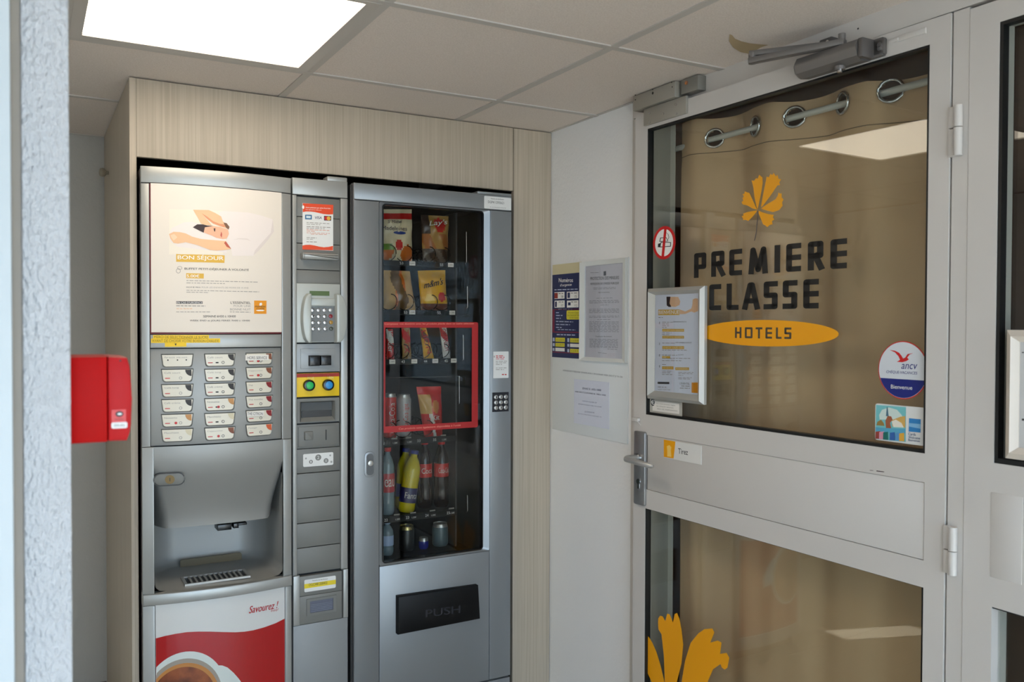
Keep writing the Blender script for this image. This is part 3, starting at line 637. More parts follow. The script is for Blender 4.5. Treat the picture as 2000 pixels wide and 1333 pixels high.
# stickers on the column (things)
st, r = sticker('card_leaflet', M, ((592.5, 396.5), (652.5, 400.5), (651.5, 489.5), (591.5, 487.5)), STICK, 'white and orange card payment leaflet stuck high on the payment column', 'sticker', o=-.007)
def K(x, y): return (580+x*.0825, 390+y*.0825)
OR = mat('orange_red_print', (226, 72, 22), .5); f_ = -.0060
flat('orange_band', M, [M.uv(*K(*p)) for p in [(150, 80), (875, 122), (868, 345), (760, 350), (650, 340), (540, 315), (430, 290), (330, 278), (230, 278), (150, 292)]], f_, OR, st)
flat('orange_band', M, [M.uv(*K(*p)) for p in [(145, 1180), (145, 1085), (220, 1070), (320, 1068), (430, 1085), (540, 1112), (650, 1128), (760, 1118), (868, 1095), (865, 1200)]], f_, OR, st)
def kq(t, x0, y0, x1, y1, h): return (t, *K(x0, y0), *K(x1, y1), h*.0825)
qt('lettering', M, [kq('Votre paiement par carte Autorisée', 215, 205, 805, 230, 42), kq('Your payment by credit card', 215, 245, 590, 262, 26)], f_+.0002, WHITE, st)
flat('white_dot', M, ell(M.uv(*K(160, 175)), .0035, .0055, 14), f_+.0002, WHITE, st)
flat('blue_logo', M, [M.uv(*K(*p)) for p in [(205, 352), (365, 358), (365, 468), (205, 462)]], f_, mat('logo_blue', (40, 104, 150), .5), st)
flat('blue_logo_inner', M, [M.uv(*K(*p)) for p in [(232, 378), (340, 384), (335, 440), (232, 434)]], f_+.0002, mat('logo_pale', (206, 222, 230), .5), st)
qt('lettering', M, [kq('VISA', 430, 452, 600, 458, 62)], f_, NAVY, st, shear=.15, bold=.03)
flat('dark_logo', M, [M.uv(*K(*p)) for p in [(655, 380), (825, 388), (822, 498), (655, 492)]], f_, mat('logo_dark', (60, 36, 44), .5), st)
flat('red_disc', M, ell(M.uv(*K(712, 440)), .0062, .0062, 18), f_+.0002, RED, st); flat('gold_disc', M, ell(M.uv(*K(765, 442)), .0062, .0062, 18), f_+.0003, mat('gold_disc', (226, 176, 60), .5), st)
fine('fine_print', M, [(*K(240, 548), *K(780, 575), 1.3), (*K(240, 585), *K(570, 600), 1.1), (*K(240, 645), *K(815, 668), 1.5), (*K(240, 680), *K(680, 698), 1.3), (*K(240, 905), *K(480, 915), 1.3), (*K(240, 940), *K(410, 945), 1.1), (*K(240, 1005), *K(500, 1012), 1.5)], f_, TXTL, st)
fine('fine_print', M, [(*K(240, 712), *K(780, 738), 1.2), (*K(240, 748), *K(435, 756), 1.2), (*K(240, 788), *K(790, 806), 1.0), (*K(340, 822), *K(720, 832), 1.0)], f_, mat('pink_ink', (214, 150, 130), .6), st)
st, r = sticker('coin_sticker', M, ((593, 888.5), (652.5, 884), (652, 909.5), (593.5, 913)), STICK, 'small white sticker with grey coin circles and a 2, below the coin slot', 'sticker', o=-.007, rad=.004)
GR = mat('grey_print', (128, 128, 124), .5)
for (x, y, rr_, tx) in ((1060, 325, .0095, '2'), (742, 515, .006, '1'), (1400, 465, .0078, '50')):
    c = M.uv(575+x*.045, 880+y*.045); flat('coin_print', M, ell(c, rr_, rr_, 22), f_, GR, st)
    bm = bmesh.new(); addtext(bm, M, tx, (c[0]-rr_*.35, c[1]-rr_*.5), (c[0]+rr_*.35, c[1]-rr_*.5), (c[0]-rr_*.35, c[1]+rr_*.5), f_+.0002); finish('lettering', bm, STICK, st)
for (x, y, rr_) in ((1580, 235, .003), (1630, 515, .0035), (525, 370, .003)): flat('small_mark', M, ell(M.uv(575+x*.045, 880+y*.045), rr_, rr_, 8), f_, mat('pale_grey_print', (160, 160, 158), .5), st)
st, r = sticker('serial_sticker', M, ((593.8, 1133), (655.5, 1125), (655.5, 1148.5), (594.5, 1157.5)), STICK, 'white sticker with a yellow band and serial number, low on the payment column', 'sticker', o=.001, rad=.004)
slab('yellow_band', M, (r[0], r[1], r[2]+(r[3]-r[2])*.3, r[2]+(r[3]-r[2])*.66), .0017, .0018, mat('yellow_band', (232, 208, 40), .5), st)
qt('lettering', M, [('DGCI481208402', 603, 1145.5, 639, 1141, 5), ('Numéro de distributeur', 610, 1135.8, 640, 1132, 2.6)], .0021, mat('olive_ink', (90, 86, 40), .6), st)

# ================================================================== SNACK MACHINE
sm = thing('snack_machine', 'grey snack and cold drinks vending machine with a tall glass door', 'vending machine', (1.21, 2.6, 0))
sL, sR = M.uv(691.5, 800)[0], M.uv(998.5, 800)[0]; sT = 1.876; sB = (M.uv(940, 1333)[1]+M.uv(997, 1319.6)[1])/2
gl = (M.uv(749, 700)[0], M.uv(946, 700)[0], (M.uv(752, 1102)[1]+M.uv(945, 1075)[1])/2, (M.uv(747, 399)[1]+M.uv(946, 411)[1])/2)
a0, a1 = M.uv(741, 700)[0], M.uv(957, 700)[0]; zs = M.uv(691, 389.5)[1]
slab('door_front', M, [(sL, sR, zs+.0008, sT), (sL, a0-.0008, sB, zs-.0008), (a1+.0008, sR, sB, zs-.0008), (a0, a1, sB, gl[2]-.006)], -.03, 0, SNACKM, sm, ch=.003)
ring('glass_bezel', M, rrect((a0, a1, gl[2]-.005, zs-.001), .006), rrect(gl, .012), -.025, -.002, SNACKM, sm, oi=-.010)
ring('glass_gasket', M, rrect((gl[0]-.001, gl[1]+.001, gl[2]-.001, gl[3]+.001), .012), rrect((gl[0]+.0035, gl[1]-.0035, gl[2]+.0035, gl[3]-.0035), .009), -.025, -.008, BLACKG, sm)
slab('door_glass', M, rrect((gl[0]+.001, gl[1]-.001, gl[2]+.001, gl[3]-.001), .011), -.018, -.012, GLASS2, sm)
# inner black cabinet
bm = bmesh.new(); iy0, iy1 = 2.632, 3.35
for c in ((sL+.012, gl[0]-.02, iy0, iy1, .12, sT-.012), (gl[1]+.02, sR-.012, iy0, iy1, .12, sT-.012), (gl[0]-.02, gl[1]+.02, iy0, iy1, gl[3]+.01, sT-.012), (gl[0]-.02, gl[1]+.02, iy0, iy1, .12, gl[2]-.03), (gl[0]-.02, gl[1]+.02, iy1-.02, iy1, .12, sT-.012)): box('cabinet_panel', c, VOID, sm)
bm.free()
slab('kick_panel', M, (sL+.002, sR-.002, .1, sB-.005), -.03, .0, SNACKM, sm, ch=.002)
box('door_edge', (sL-.0005, sL+.006, 2.604, 2.66, sB, sT-.003), mat('edge_grey', (150, 148, 152), .35, .5), sm, ch=.001)
box('plinth', (sL+.02, sR-.02, 2.66, 3.3, 0, .12), BLACK, sm)
box('hinge_cap', (M.uv(933, 380)[0], sR, 2.601, 2.65, sT, sT+.008), SNACKM, sm, ch=.002)
# lock handle
lo = rrect(rc(M, ((711.5, 883), (732.5, 882), (732.5, 932), (711.5, 933.5))), .0155, 8)
lh = slab('lock_handle', M, lo, 0, .003, SNACKM, sm, ch=.001)
slab('lock_recess', M, rrect(rc(M, ((715, 887), (729, 886.5), (729, 928), (715, 929))), .0105, 8), .003, .0035, mat('recess_grey', (92, 94, 96), .4, .3), lh)
slab('lock_barrel', M, ell(M.uv(722, 905), .009, .009, 20), .0035, .010, ALU, lh, ch=.001)
# keypad
kp = rc(M, ((961.5, 767.5), (993, 766), (993, 803.5), (961.5, 805.5)))
kpad = slab('keypad', M, kp, 0, .002, mat('keypad_black', (22, 22, 30), .35), sm)
for i in range(3):
    for j in range(3):
        c = (kp[0]+(kp[1]-kp[0])*(.2+.3*i), kp[3]-(kp[3]-kp[2])*(.24+.275*j))
        kk = slab('key', M, ell(c, .0078, .0078, 16), .002, .006, ALU, kpad, ch=.002)
        bm = bmesh.new(); addtext(bm, M, str(1+i+3*j), (c[0]-.002, c[1]-.0035), (c[0]+.002, c[1]-.0035), (c[0]-.002, c[1]+.0035), .0062); finish('digit', bm, TXTB, kk)
# delivery flap
fp = [M.uv(*p) for p in ((773, 1163), (929, 1141), (932.5, 1206), (774, 1237))]
fb = slab('delivery_flap', M, [(fp[0][0], fp[3][1]), (fp[2][0], fp[2][1]), (fp[1][0], fp[1][1]), (fp[0][0], fp[0][1])], 0, .022, mat('flap_black', (13, 13, 14), .4, spec=.2), sm, ch=.004)
qt('lettering', M, [('PUSH', 826, 1203, 893, 1194, 15)], .0225, mat('black_emboss', (44, 44, 50), .2), fb, bold=.04)
# red frame film on the glass
rf = ring('red_frame_film', M, rrect(rc(M, ((748, 631), (936.5, 628), (936.5, 836), (748, 847))), .006), rrect(rc(M, ((755, 641), (925, 640), (924, 823.5), (755, 835.5))), .001), -.0118, -.0112, mat('red_film', (168, 26, 28), .4), sm)
rf.name = 'red_frame_film'
rf2 = qt('lettering', M, [('Composez vos duo/trio avec les produits placés dans ce cadre sélection', 753, 635.8, 928, 635, 4.6), ('Ces produits sont également disponibles à l’unité', 781, 842, 902, 834.5, 5)], -.0110, mat('pink_film', (240, 150, 130), .5), rf, shear=.15)
# stickers
st, r = sticker('serial_sticker', M, ((945.5, 383), (998, 387), (998, 411.5), (945.5, 407)), STICK, 'white serial number sticker on the top right corner of the snack machine', 'sticker', o=.0005, rad=.003)
qt('lettering', M, [('Numéro de distributeur', 958.5, 389.5, 984, 391.2, 2.6), ('DGP4112935621', 953, 397, 984, 399.3, 4.8), ('En cas de panne contacter', 957, 405.8, 988, 408, 2)], .0013, TXT, st)
st, r = sticker('info_sticker', M, ((963, 687.5), (993, 686.5), (993, 738), (963.5, 740)), STICK, 'upright white notice sticker with red heading above the snack machine keypad', 'sticker', o=.0005, rad=.002)
fine('fine_print', M, [(968, 696, 984, 696, 1.4), (968, 699, 985, 699, 1.4), (968, 702, 984, 702, 1.1), (980, 733, 989, 733, 2)], .0013, RED, st)
fine('fine_print', M, [(968, 707, 990, 706.5, 1.2), (968, 710, 990, 709.5, 1.2), (968, 713, 980, 713, 1.2), (968, 720, 989, 719.5, 1.2), (968, 723, 984, 723, 1.2)], .0013, TXTL, st)
flat('grey_spot', M, ell(M.uv(965, 697), .002, .004, 12), .0013, TXTL, st)

# ---- shelves, labels, spirals
TF = Front(2.668); PR = 'products'
shelf_px = [(511, 520, [(784, '53'), (862, '55')]), (606, 615, [(792, '53'), (857, '55')]), (701, 711, [(787, '43'), (831, '44'), (871, '45')]), (856, 866, [(748, '42'), (818, '33'), (849, '35')]), (1003, 1014, [(754, '22'), (796, '23'), (834, '24'), (876, '25')])]
x0s, x1s = gl[0]-.012, TF.uv(893, 700)[0]
TRM = mat('tray_black', (13, 13, 14), .5, spec=.3); price = {0: [(805, '1,50€'), (880, '1,50€')], 1: [(805, '1,50€'), (883, '1,50€')], 2: [(766, '1,00€'), (809, '1,00€'), (850, '1,00€'), (886, '1,00€')], 3: [(772, '1,30€'), (800, '1,30€'), (868, '1,30€')], 4: [(777, '1,50€'), (809, '1,50€'), (847, '1,50€'), (884, '1,50€')]}
shelfz = []
for si, (ya, yb2, nums) in enumerate(shelf_px):
    zt, zb = TF.uv(820, ya)[1], TF.uv(820, yb2)[1]; shelfz.append(zt)
    sh = box('shelf', (x0s, x1s, 2.668, 3.3, zt-.008, zt-.004), TRM, sm)
    slab('label_rail', TF, (x0s, x1s, zb-.002, zt), -.002, .0, TRM, sh)
    bm = bmesh.new()
    yc = (ya+yb2)/2+3.2
    for nx, tx in nums:
        c = TF.uv(nx, 700)[0]; zc_ = (zt+zb)/2-.001
        addtext(bm, TF, tx, (c-.006, zc_-.004), (c+.006, zc_-.004), (c-.006, zc_+.005), .0005)
    finish('shelf_number', bm, STICK, sh)
    for nx, tx in price[si]:
        c = TF.uv(nx, 700)[0]
        if si < 3:
            lb = slab('price_label', TF, (c-.0105, c+.0105, (zt+zb)/2-.007, (zt+zb)/2+.007), .0002, .001, PAPER, sm)
            bm = bmesh.new(); addtext(bm, TF, tx, (c-.008, (zt+zb)/2-.003), (c+.008, (zt+zb)/2-.003), (c-.008, (zt+zb)/2+.003), .0012); finish('lettering', bm, TXT, lb)
        else:
            bm = bmesh.new(); addtext(bm, TF, tx, (c-.008, (zt+zb)/2-.006), (c+.008, (zt+zb)/2-.006), (c-.008, (zt+zb)/2+.001), .0006); finish('price', bm, STICK, sh)
            slab('price_label', TF, (c-.010-.002, c+.010-.002, zt+.001, zt+.0055), -.004, -.003, mat('grey_label', (140, 138, 132), .5), sm)
def base(py): return max([z for z in shelfz if z <= G.uv(830, py)[1]+.03]+[gl[2]-.0015], key=lambda z: -abs(z-G.uv(830, py)[1]))-.0038
def spiral(cx, z, r=.024, y0=2.682, turns=5, pitch=.05):
    n = turns*16; pts = [(cx+r*math.sin(2*math.pi*k/16), y0+pitch*k/16, z+r+r*math.cos(2*math.pi*k/16)) for k in range(n+1)]
    bm = bmesh.new(); addtube(bm, pts, .0016, 6); return finish('spiral', bm, BLACKG, sm, 40)
def sx(px): return TF.uv(px, 700)[0]
for px in (765, 798, 843, 872): spiral(sx(px), shelfz[0], .026)
for px in (767, 800, 847, 872): spiral(sx(px), shelfz[1], .026)
for px in (765, 792, 834, 871): spiral(sx(px), shelfz[2], .024)
for px in (766, 795, 838): spiral(sx(px), shelfz[3], .028)
# service fittings on the right of the shelves
for ya, yb2, px in ((453, 512, 911), (560, 600, 913), (655, 702, 905), (735, 788, 897), (968, 998, 913)):
    a = G.uv(px, ya); b = G.uv(px, yb2); tube('shelf_rod', [(a[0], 2.70, a[1]), (a[0]+.001, 2.70, b[1]), (a[0]-.004, 2.70, b[1]-.006)], .0016, CHROME, sm, 6)
a = G.uv(757, 738); b = G.uv(897, 736); tube('shelf_rod', [(a[0], 2.70, a[1]), (b[0], 2.70, b[1])], .0012, CHROME, sm, 6)
box('guide_column', (x1s+.004, x1s+.010, 2.69, 3.2, gl[2], gl[3]), DARKG, sm)
# ---- products
def bag(name, px, label, cat, zones, crimp=.05, bulge=.018, y=2.715, group='bagged snacks in the vending machine', texts=(), taper=0):
    """px: TL, TR, BR, BL pixel corners; zones(s,t)->material index"""
    S = Front(y); q = [S.uv(*p) for p in px]
    mats_, fn = zones
    bz = base(px[2][1]); q = [q[0], q[1], (q[2][0], bz), (q[3][0], bz)]
    th = thing(name, label, cat, ((q[2][0]+q[3][0])/2, y, bz), group)
    bm = bmesh.new(); N = 26; F_, Bk = [], []
    rnd = random.Random(name+label)
    ph = [rnd.uniform(0, 6) for _ in range(4)]
    for j in range(N+1):
        t_ = j/N; ra, rb = [], []
        for i in range(N+1):
            s_ = i/N
            u = (q[3][0]*(1-s_)+q[2][0]*s_)*(1-t_)+(q[0][0]*(1-s_)+q[1][0]*s_)*t_; v = (q[3][1]*(1-s_)+q[2][1]*s_)*(1-t_)+(q[0][1]*(1-s_)+q[1][1]*s_)*t_
            e = min(1, min(t_, 1-t_)/(.5-crimp)) if crimp < t_ < 1-crimp else 0
            e = max(0, min(1, (min(t_, 1-t_)-crimp)/.22)); f = (math.sin(math.pi*s_)**.6 if 0 < s_ < 1 else 0)*ssn(e)
            wr = .0016*math.sin(s_*14+ph[0]+3*math.sin(t_*5+ph[1]))*ssn(e+.3)+.0012*math.sin(t_*17+s_*9+ph[2])
            cu_ = 1-.06*math.sin(math.pi*t_)
            u = (q[0][0]+q[1][0])/2*0+u
            ra.append(bm.verts.new((u, y-bulge*f-wr-.001, v))); rb.append(bm.verts.new((u, y+bulge*f+.001, v)))
        F_.append(ra); Bk.append(rb)
    for j in range(N):
        for i in range(N):
            f = bm.faces.new((F_[j][i], F_[j][i+1], F_[j+1][i+1], F_[j+1][i])); f.material_index = fn((i+.5)/N, (j+.5)/N)
            b = bm.faces.new((Bk[j][i], Bk[j+1][i], Bk[j+1][i+1], Bk[j][i+1])); b.material_index = 0
    for L in ([(F_[0][i], F_[0][i+1], Bk[0][i+1], Bk[0][i]) for i in range(N)], [(F_[N][i], F_[N][i+1], Bk[N][i+1], Bk[N][i]) for i in range(N)], [(F_[j][0], F_[j+1][0], Bk[j+1][0], Bk[j][0]) for j in range(N)], [(F_[j][N], F_[j+1][N], Bk[j+1][N], Bk[j][N]) for j in range(N)]):
        for c in L: bm.faces.new(c).material_index = 0
    finish('wrapper', bm, mats_, th, 60)
    T_ = Front(y-bulge-.004)
    for (tx, x0, y0, x1, y1, h, mm, kw) in texts: qt('lettering', T_, [(tx, x0, y0, x1, y1, h)], 0, mm, th, **kw)
    return th, T_
def gm(n, c, r=.3): return mat(n, c, r)
f_red = gm('foil_red', (200, 34, 30)); f_cream = gm('foil_cream', (226, 214, 180)); f_or = gm('foil_orange', (206, 110, 40)); f_green = gm('foil_green', (120, 160, 70)); f_yel = gm('foil_yellow', (232, 176, 20)); f_blue = gm('foil_blue', (34, 62, 140)); f_brown = gm('foil_brown', (110, 56, 24)); f_tan = gm('foil_tan', (196, 158, 90)); f_bread = gm('bread', (208, 168, 104), .6); f_silver = gm('foil_silver', (150, 150, 150), .25); f_white = gm('foil_white', (224, 222, 216)); f_dark = gm('foil_dark', (52, 34, 24)); f_clear = gm('film_clear', (120, 92, 60), .2)
def z1(s, t):
    if t > .93: return 1
    if t > .80: return 0
    if t < .36 and (s-.12)**2+((t-.2)*1.3)**2 < .05: return 2 if t > .22 else 3
    if (s-.8)**2+((t-.17)*1.4)**2 < .05: return 3
    if (s-.5)**2*1.5+((t-.33)*1.2)**2 < .018: return 0
    if t < .05: return 0
    return 1
th, T_ = bag('madeleine_bag', ((747, 409), (804, 409), (805, 508), (746, 508)), 'cream and red bag of madeleines, top left in the snack machine', 'snack bag', ([f_red, f_cream, f_green, f_or], z1), texts=[('Madeleines', 747, 449, 795, 451, 8, gm('ink_navy', (40, 34, 60)), {}), ('St Michel', 757, 436, 784, 436, 6, gm('ink_navy', (40, 34, 60)), {'shear': .2})])
flat('blue_badge', T_, ell(T_.uv(781, 455), .022, .0055, 20), -.001, f_blue, th)
def z2(s, t):
    if (s-.62)**2*1.2+((t-.80)*1.6)**2 < .055: return 2
    if t > .62: return 1 if s > .25 else 0
    if t > .3: return 1 if math.sin(s*9+t*7) > 0 else 3
    return 0 if math.sin(s*12+t*20) > -.2 else 4
th, T_ = bag('crisps_bag', ((822, 420), (876, 423), (874, 506), (826, 507)), 'brown and yellow bag of crisps, right of the madeleines', 'snack bag', ([f_dark, gm('foil_dull_gold', (168, 130, 66)), f_red, gm('foil_amber', (160, 96, 40)), gm('foil_smoke', (96, 88, 80))], z2), texts=[("Lay's", 838, 444, 872, 441, 13, f_white, {'shear': .25, 'bold': .03})])
def z3(s, t):
    if abs(s-.5-.1*math.sin(t*6)) < .16: return 1
    return 0 if (s < .34 or s > .7) else 2
th, T_ = bag('sandwich_pack', ((747, 528), (800, 530), (812, 603), (747, 603)), 'clear pack of triangular sandwiches on the second shelf', 'sandwich', ([f_bread, f_clear, f_or], z3), bulge=.022)
def z4(s, t):
    if t < .18: return 1
    if (s-.75)**2+((t-.35)*1.2)**2 < .02: return 2
    if (s-.3)**2+((t-.28)*1.2)**2 < .03: return 3
    return 0
th, T_ = bag('peanut_sweets_bag', ((816, 529), (869, 528), (874, 603), (823, 604)), 'yellow bag of chocolate peanut sweets on the second shelf', 'snack bag', ([f_yel, f_brown, f_red, gm('foil_pale_yellow', (240, 200, 80))], z4), texts=[("m&m's", 828, 564, 864, 556, 14, f_dark, {'shear': .2, 'bold': .05})])
def z9(s, t):
    if t > .86: return 0
    if t > .45 and s < .45: return 1
    if (s-.65)**2+((t-.6)*1.3)**2 < .03: return 3
    if abs(s-.35-.5*(.5-t)) < .08: return 2
    return 0
th, T_ = bag('biscuit_bag', ((813, 756), (861, 755), (864, 832), (829, 832)), 'red bag of chocolate biscuits in front of the lower shelf', 'snack bag', ([f_red, f_tan, f_white, gm('biscuit', (204, 130, 70))], z9), texts=[('Kit', 845, 822, 858, 820, 10, f_white, {'bold': .05})])
def bar(px, label, m1, m2, text, tm_, name='chocolate_bar'):
    def zb(s, t): return 1 if (t > .55 and math.sin(t*9+s*3) > 0) else 0
    cx = [(p[0], p[1]) for p in px]
    th, T_ = bag(name, px, label, 'chocolate bar', ([m1, m2], zb), bulge=.008, crimp=.04, y=2.705, group='chocolate bars on the middle shelf')
    # vertical lettering, reading down
    S = T_; a = S.uv((px[0][0]+px[1][0])/2+5, px[0][1]+4); b = S.uv((px[3][0]+px[2][0])/2+5, px[2][1]-6)
    w_ = .018; V, F = fontmesh(text, 1); bm = bmesh.new()
    d = Vector(b)-Vector(a); nrm = Vector((d.y, -d.x)).normalized()*-1
    x0 = min(v.x for v in V); x1 = max(v.x for v in V); y0 = min(v.y for v in V); y1 = max(v.y for v in V)
    if nrm.x < 0: nrm = -nrm
    a = Vector(a)-nrm*w_*.9
    vs = [bm.verts.new(S.P(*(a+d*((v.x-x0)/(x1-x0))+nrm*w_*((v.y-y0)/(y1-y0))), .0)) for v in V]
    for f in F:
        try: bm.faces.new([vs[i] for i in f])
        except ValueError: pass
    finish('lettering', bm, tm_, th)
bar(((754, 643), (767, 643), (770, 695), (755, 695)), 'red and white wafer bar, first of the bars', f_red, f_white, 'Kinder', f_white)
bar(((784, 641), (800, 641), (803, 696), (786, 696)), 'gold bar with red lettering, second of the bars', gm('foil_gold', (176, 140, 84)), f_red, 'TWIX', f_red)
bar(((820, 641), (832, 641), (848, 695), (828, 698)), 'yellow and orange bar leaning, third of the bars', f_yel, f_brown, 'LION', f_red)
bar(((858, 638), (871, 638), (880, 690), (866, 694)), 'white bar with red and blue lettering, last of the bars', f_white, f_red, 'CRUNCH', gm('ink_red_blue', (150, 20, 50)))
def can(px, py0, py1, y, body, label, text=None, tmat=None, rim=ALU, name='drink_can', tilt=0, group='drink cans in the vending machine', rr_=.031):
    S = Front(y); c = (S.uv(px, py1)[0], base(py1)); top = S.uv(px, py0); h = top[1]-c[1]
    th = thing(name, label, 'can', (c[0], y+rr_, c[1]), group); at = (c[0], y+rr_, c[1]); r_ = rr_
    lathe('can_body', [(r_*.8, 0), (r_*.98, .006), (r_, .012), (r_, h-.016), (r_*.96, h-.012)], body, th, 28, at)
    lathe('can_top', [(r_*.96, h-.012), (r_*.86, h-.002), (r_*.88, h), (r_*.84, h), (r_*.82, h-.004)], rim, th, 28, at)
    slab('pull_tab', Down(c[1]+h-.001), ell((c[0], y+rr_-.006), .007, .011, 12), -.002, 0, ALU, th)
    if text:
        bm = bmesh.new(); V, F = fontmesh(text, 1); x0 = min(v.x for v in V); x1 = max(v.x for v in V); y0_ = min(v.y for v in V); y1_ = max(v.y for v in V)
        vs = []
        for v in V:                                   # lettering runs up the side, wrapped round the can
            a = -math.pi/2+.45*(.5-(v.y-y0_)/(y1_-y0_))*2; z = .02+(h-.05)*(v.x-x0)/(x1-x0)
            vs.append(bm.verts.new((at[0]+(r_+.0005)*math.cos(a), at[1]+(r_+.0005)*math.sin(a), at[2]+z)))
        for f in F:
            try: bm.faces.new([vs[i] for i in f])
            except ValueError: pass
        finish('lettering', bm, tmat, th)
    return th
can(766, 770, 840, 2.715, f_red, 'red cola can at the left end of the lower red framed shelf', 'Coca-Cola', f_white, rr_=.023)
can(794, 772, 842, 2.72, gm('can_silver', (176, 176, 178), .3), 'silver cola can beside the red can', 'Coca-Cola light', f_red, rr_=.026)
can(800, 1030, 1095, 2.72, gm('can_black', (28, 26, 26), .3), 'dark can with a gold rim on the bottom shelf', None, None, mat('gold_rim', (176, 160, 110), .25, .9), rr_=.027)
can(831, 1052, 1092, 2.72, gm('can_blue', (30, 40, 150), .25), 'slim dark blue can on the bottom shelf', None, None, rr_=.017)
can(866, 1025, 1090, 2.72, gm('can_teal', (90, 110, 116), .3), 'grey blue can with a white stripe, right on the bottom shelf', None, None, rr_=.028)
PET = mat('clear_bottle', (150, 176, 190), .1, tr=.0); WATER = mat('water_bottle', (120, 140, 150), .12)
def bottle(px, py0, py1, y, label, body, cap, lab, labz=(.35, .58), r=.031, tilt=0, text=None, name='drink_bottle', liquid=None):
    S = Front(y); c = (S.uv(px, py1)[0], base(py1)); top = S.uv(px, py0); h = top[1]-c[1]; at = Vector((c[0], y+r, c[1]))
    th = thing(name, label, 'bottle', at, 'bottles in the vending machine'); R_ = Matrix.Rotation(math.radians(tilt), 4, 'Y')
    nk = r*.38
    prof = [(r*.8, 0), (r, .01), (r, h*.22), (r*.94, h*.26), (r, h*.3), (r, h*.64), (r*.95, h*.73), (r*.66, h*.84), (nk*1.05, h*.9), (nk, h*.945)]
    lathe('bottle_body', prof, body, th, 28, at, R_)
    lathe('bottle_cap', [(nk*1.25, h*.94), (nk*1.3, h*.95), (nk*1.3, h*.995), (nk*1.15, h)], cap, th, 20, at, R_)
    lb = lathe('bottle_label', [(r*1.01, h*labz[0]), (r*1.015, h*labz[0]+.001), (r*1.015, h*labz[1]-.001), (r*1.01, h*labz[1])], lab, th, 28, at, R_)
    if text:
        bm = bmesh.new(); V, F = fontmesh(text, 1); x0 = min(v.x for v in V); x1 = max(v.x for v in V); y0_ = min(v.y for v in V); y1_ = max(v.y for v in V)
        vs = []
        for v in V:
            a = -math.pi/2-.8+1.6*(v.x-x0)/(x1-x0); z = h*labz[0]+h*(labz[1]-labz[0])*(.3+.4*(v.y-y0_)/(y1_-y0_))
            p = R_ @ Vector(((r*1.03)*math.cos(a), (r*1.03)*math.sin(a), z)); vs.append(bm.verts.new(at+p))
        for f in F:
            try: bm.faces.new([vs[i] for i in f])
            except ValueError: pass
        finish('lettering', bm, f_white, th)
    return th
capr = gm('cap_red', (214, 30, 34), .35); capb = gm('cap_blue', (30, 40, 130), .35); cola = mat('cola', (26, 12, 8), .12); juice = mat('orange_juice', (206, 190, 20), .15)
bottle(762, 876, 1003, 2.70, 'clear water bottle with a red cap, left of the bottle shelf', WATER, capr, gm('label_pink', (190, 60, 70)), (.34, .62), .023, 0, 'eau')
bottle(793, 878, 1003, 2.76, 'orange soda bottle with a blue cap, tilted, further back', juice, capb, f_blue, (.2, .42), .028, 3)
bottle(799, 882, 1003, 2.70, 'orange soda bottle with a blue cap leaning forward in front of another', juice, capb, gm('label_navy', (36, 36, 90)), (.16, .40), .029, 9, 'Fanta')
bottle(835, 862, 1000, 2.735, 'cola bottle with a red label beside the leaning soda bottle', cola, capr, f_red, (.46, .66), .026, 0, 'Coca')
bottle(868, 862, 998, 2.725, 'cola bottle with a red label at the right end of the bottle shelf', cola, capr, f_red, (.46, .66), .026, 0, 'Coca-Cola')
bottle(761, 1022, 1100, 2.70, 'small water bottle standing at the bottom left', WATER, gm('cap_pale', (150, 170, 200), .4), gm('label_pale_blue', (170, 190, 226)), (.3, .6), .021)
box('shelf', (x0s, x1s, 2.668, 3.3, gl[2]-.012, gl[2]-.006), TRM, sm)

# ================================================================== NOTICE BOARD (wall between cabinet and door)
WB = Side(1.663)
nb_r = rc(WB, ((1081.5, 517), (1231, 504), (1226, 868), (1080, 838)))
nb = slab('notice_board', WB, nb_r, 0, .004, mat('board_white', (234, 239, 241), .35), None, ch=.001)
tag(nb, 'thin white notice board on the wall right of the vending machines', 'notice board')
qt('lettering', WB, [('HORAIRE PETIT DEJEUNER SEMAINE 6H30 A 10H HORAIRE WEEK END ET JF 7H-10H', 1101.5, 726, 1218, 739.5, 3.8)], .0043, mat('ink_soft', (120, 122, 130), .6), nb)
# emergency numbers poster
ep = slab('emergency_poster', WB, rc(WB, ((1081.5, 537), (1138, 533), (1136, 702), (1080.5, 697))), .0045, .0052, NAVY)
tag(ep, 'dark blue emergency numbers poster pinned on the notice board', 'poster')
slab('cream_margin', WB, rc(WB, ((1082, 517), (1138.5, 513), (1138, 533), (1081.5, 537))), .0045, .0052, mat('cream_margin', (216, 206, 168), .5), ep)
o = .0056
qt('lettering', WB, [('Numéros', 1094, 551.8, 1121.5, 551.5, 8), ("d'urgence", 1096.5, 561.5, 1119, 560, 6.5)], o, WHITE, ep, bold=.03)
fine('fine_print', WB, [(1085.5, 567.5, 1132, 566, 1.8), (1093, 605.5, 1122, 605.3, 1.8), (1088.5, 612, 1095, 612, 1.6), (1088.5, 617.5, 1102, 617.5, 1.8), (1088.5, 623, 1098, 623, 1.6), (1088.5, 629, 1122, 630, 1.6), (1088.5, 635, 1116, 635.5, 1.6), (1088.5, 640.5, 1101, 641, 1.6), (1092, 644.5, 1127, 645.5, 1.2), (1090, 655, 1127, 656, 2)], o, mat('pale_print', (190, 200, 226), .5), ep)
def E1(x, y): return (1078+x*.0675, 530+y*.0675)
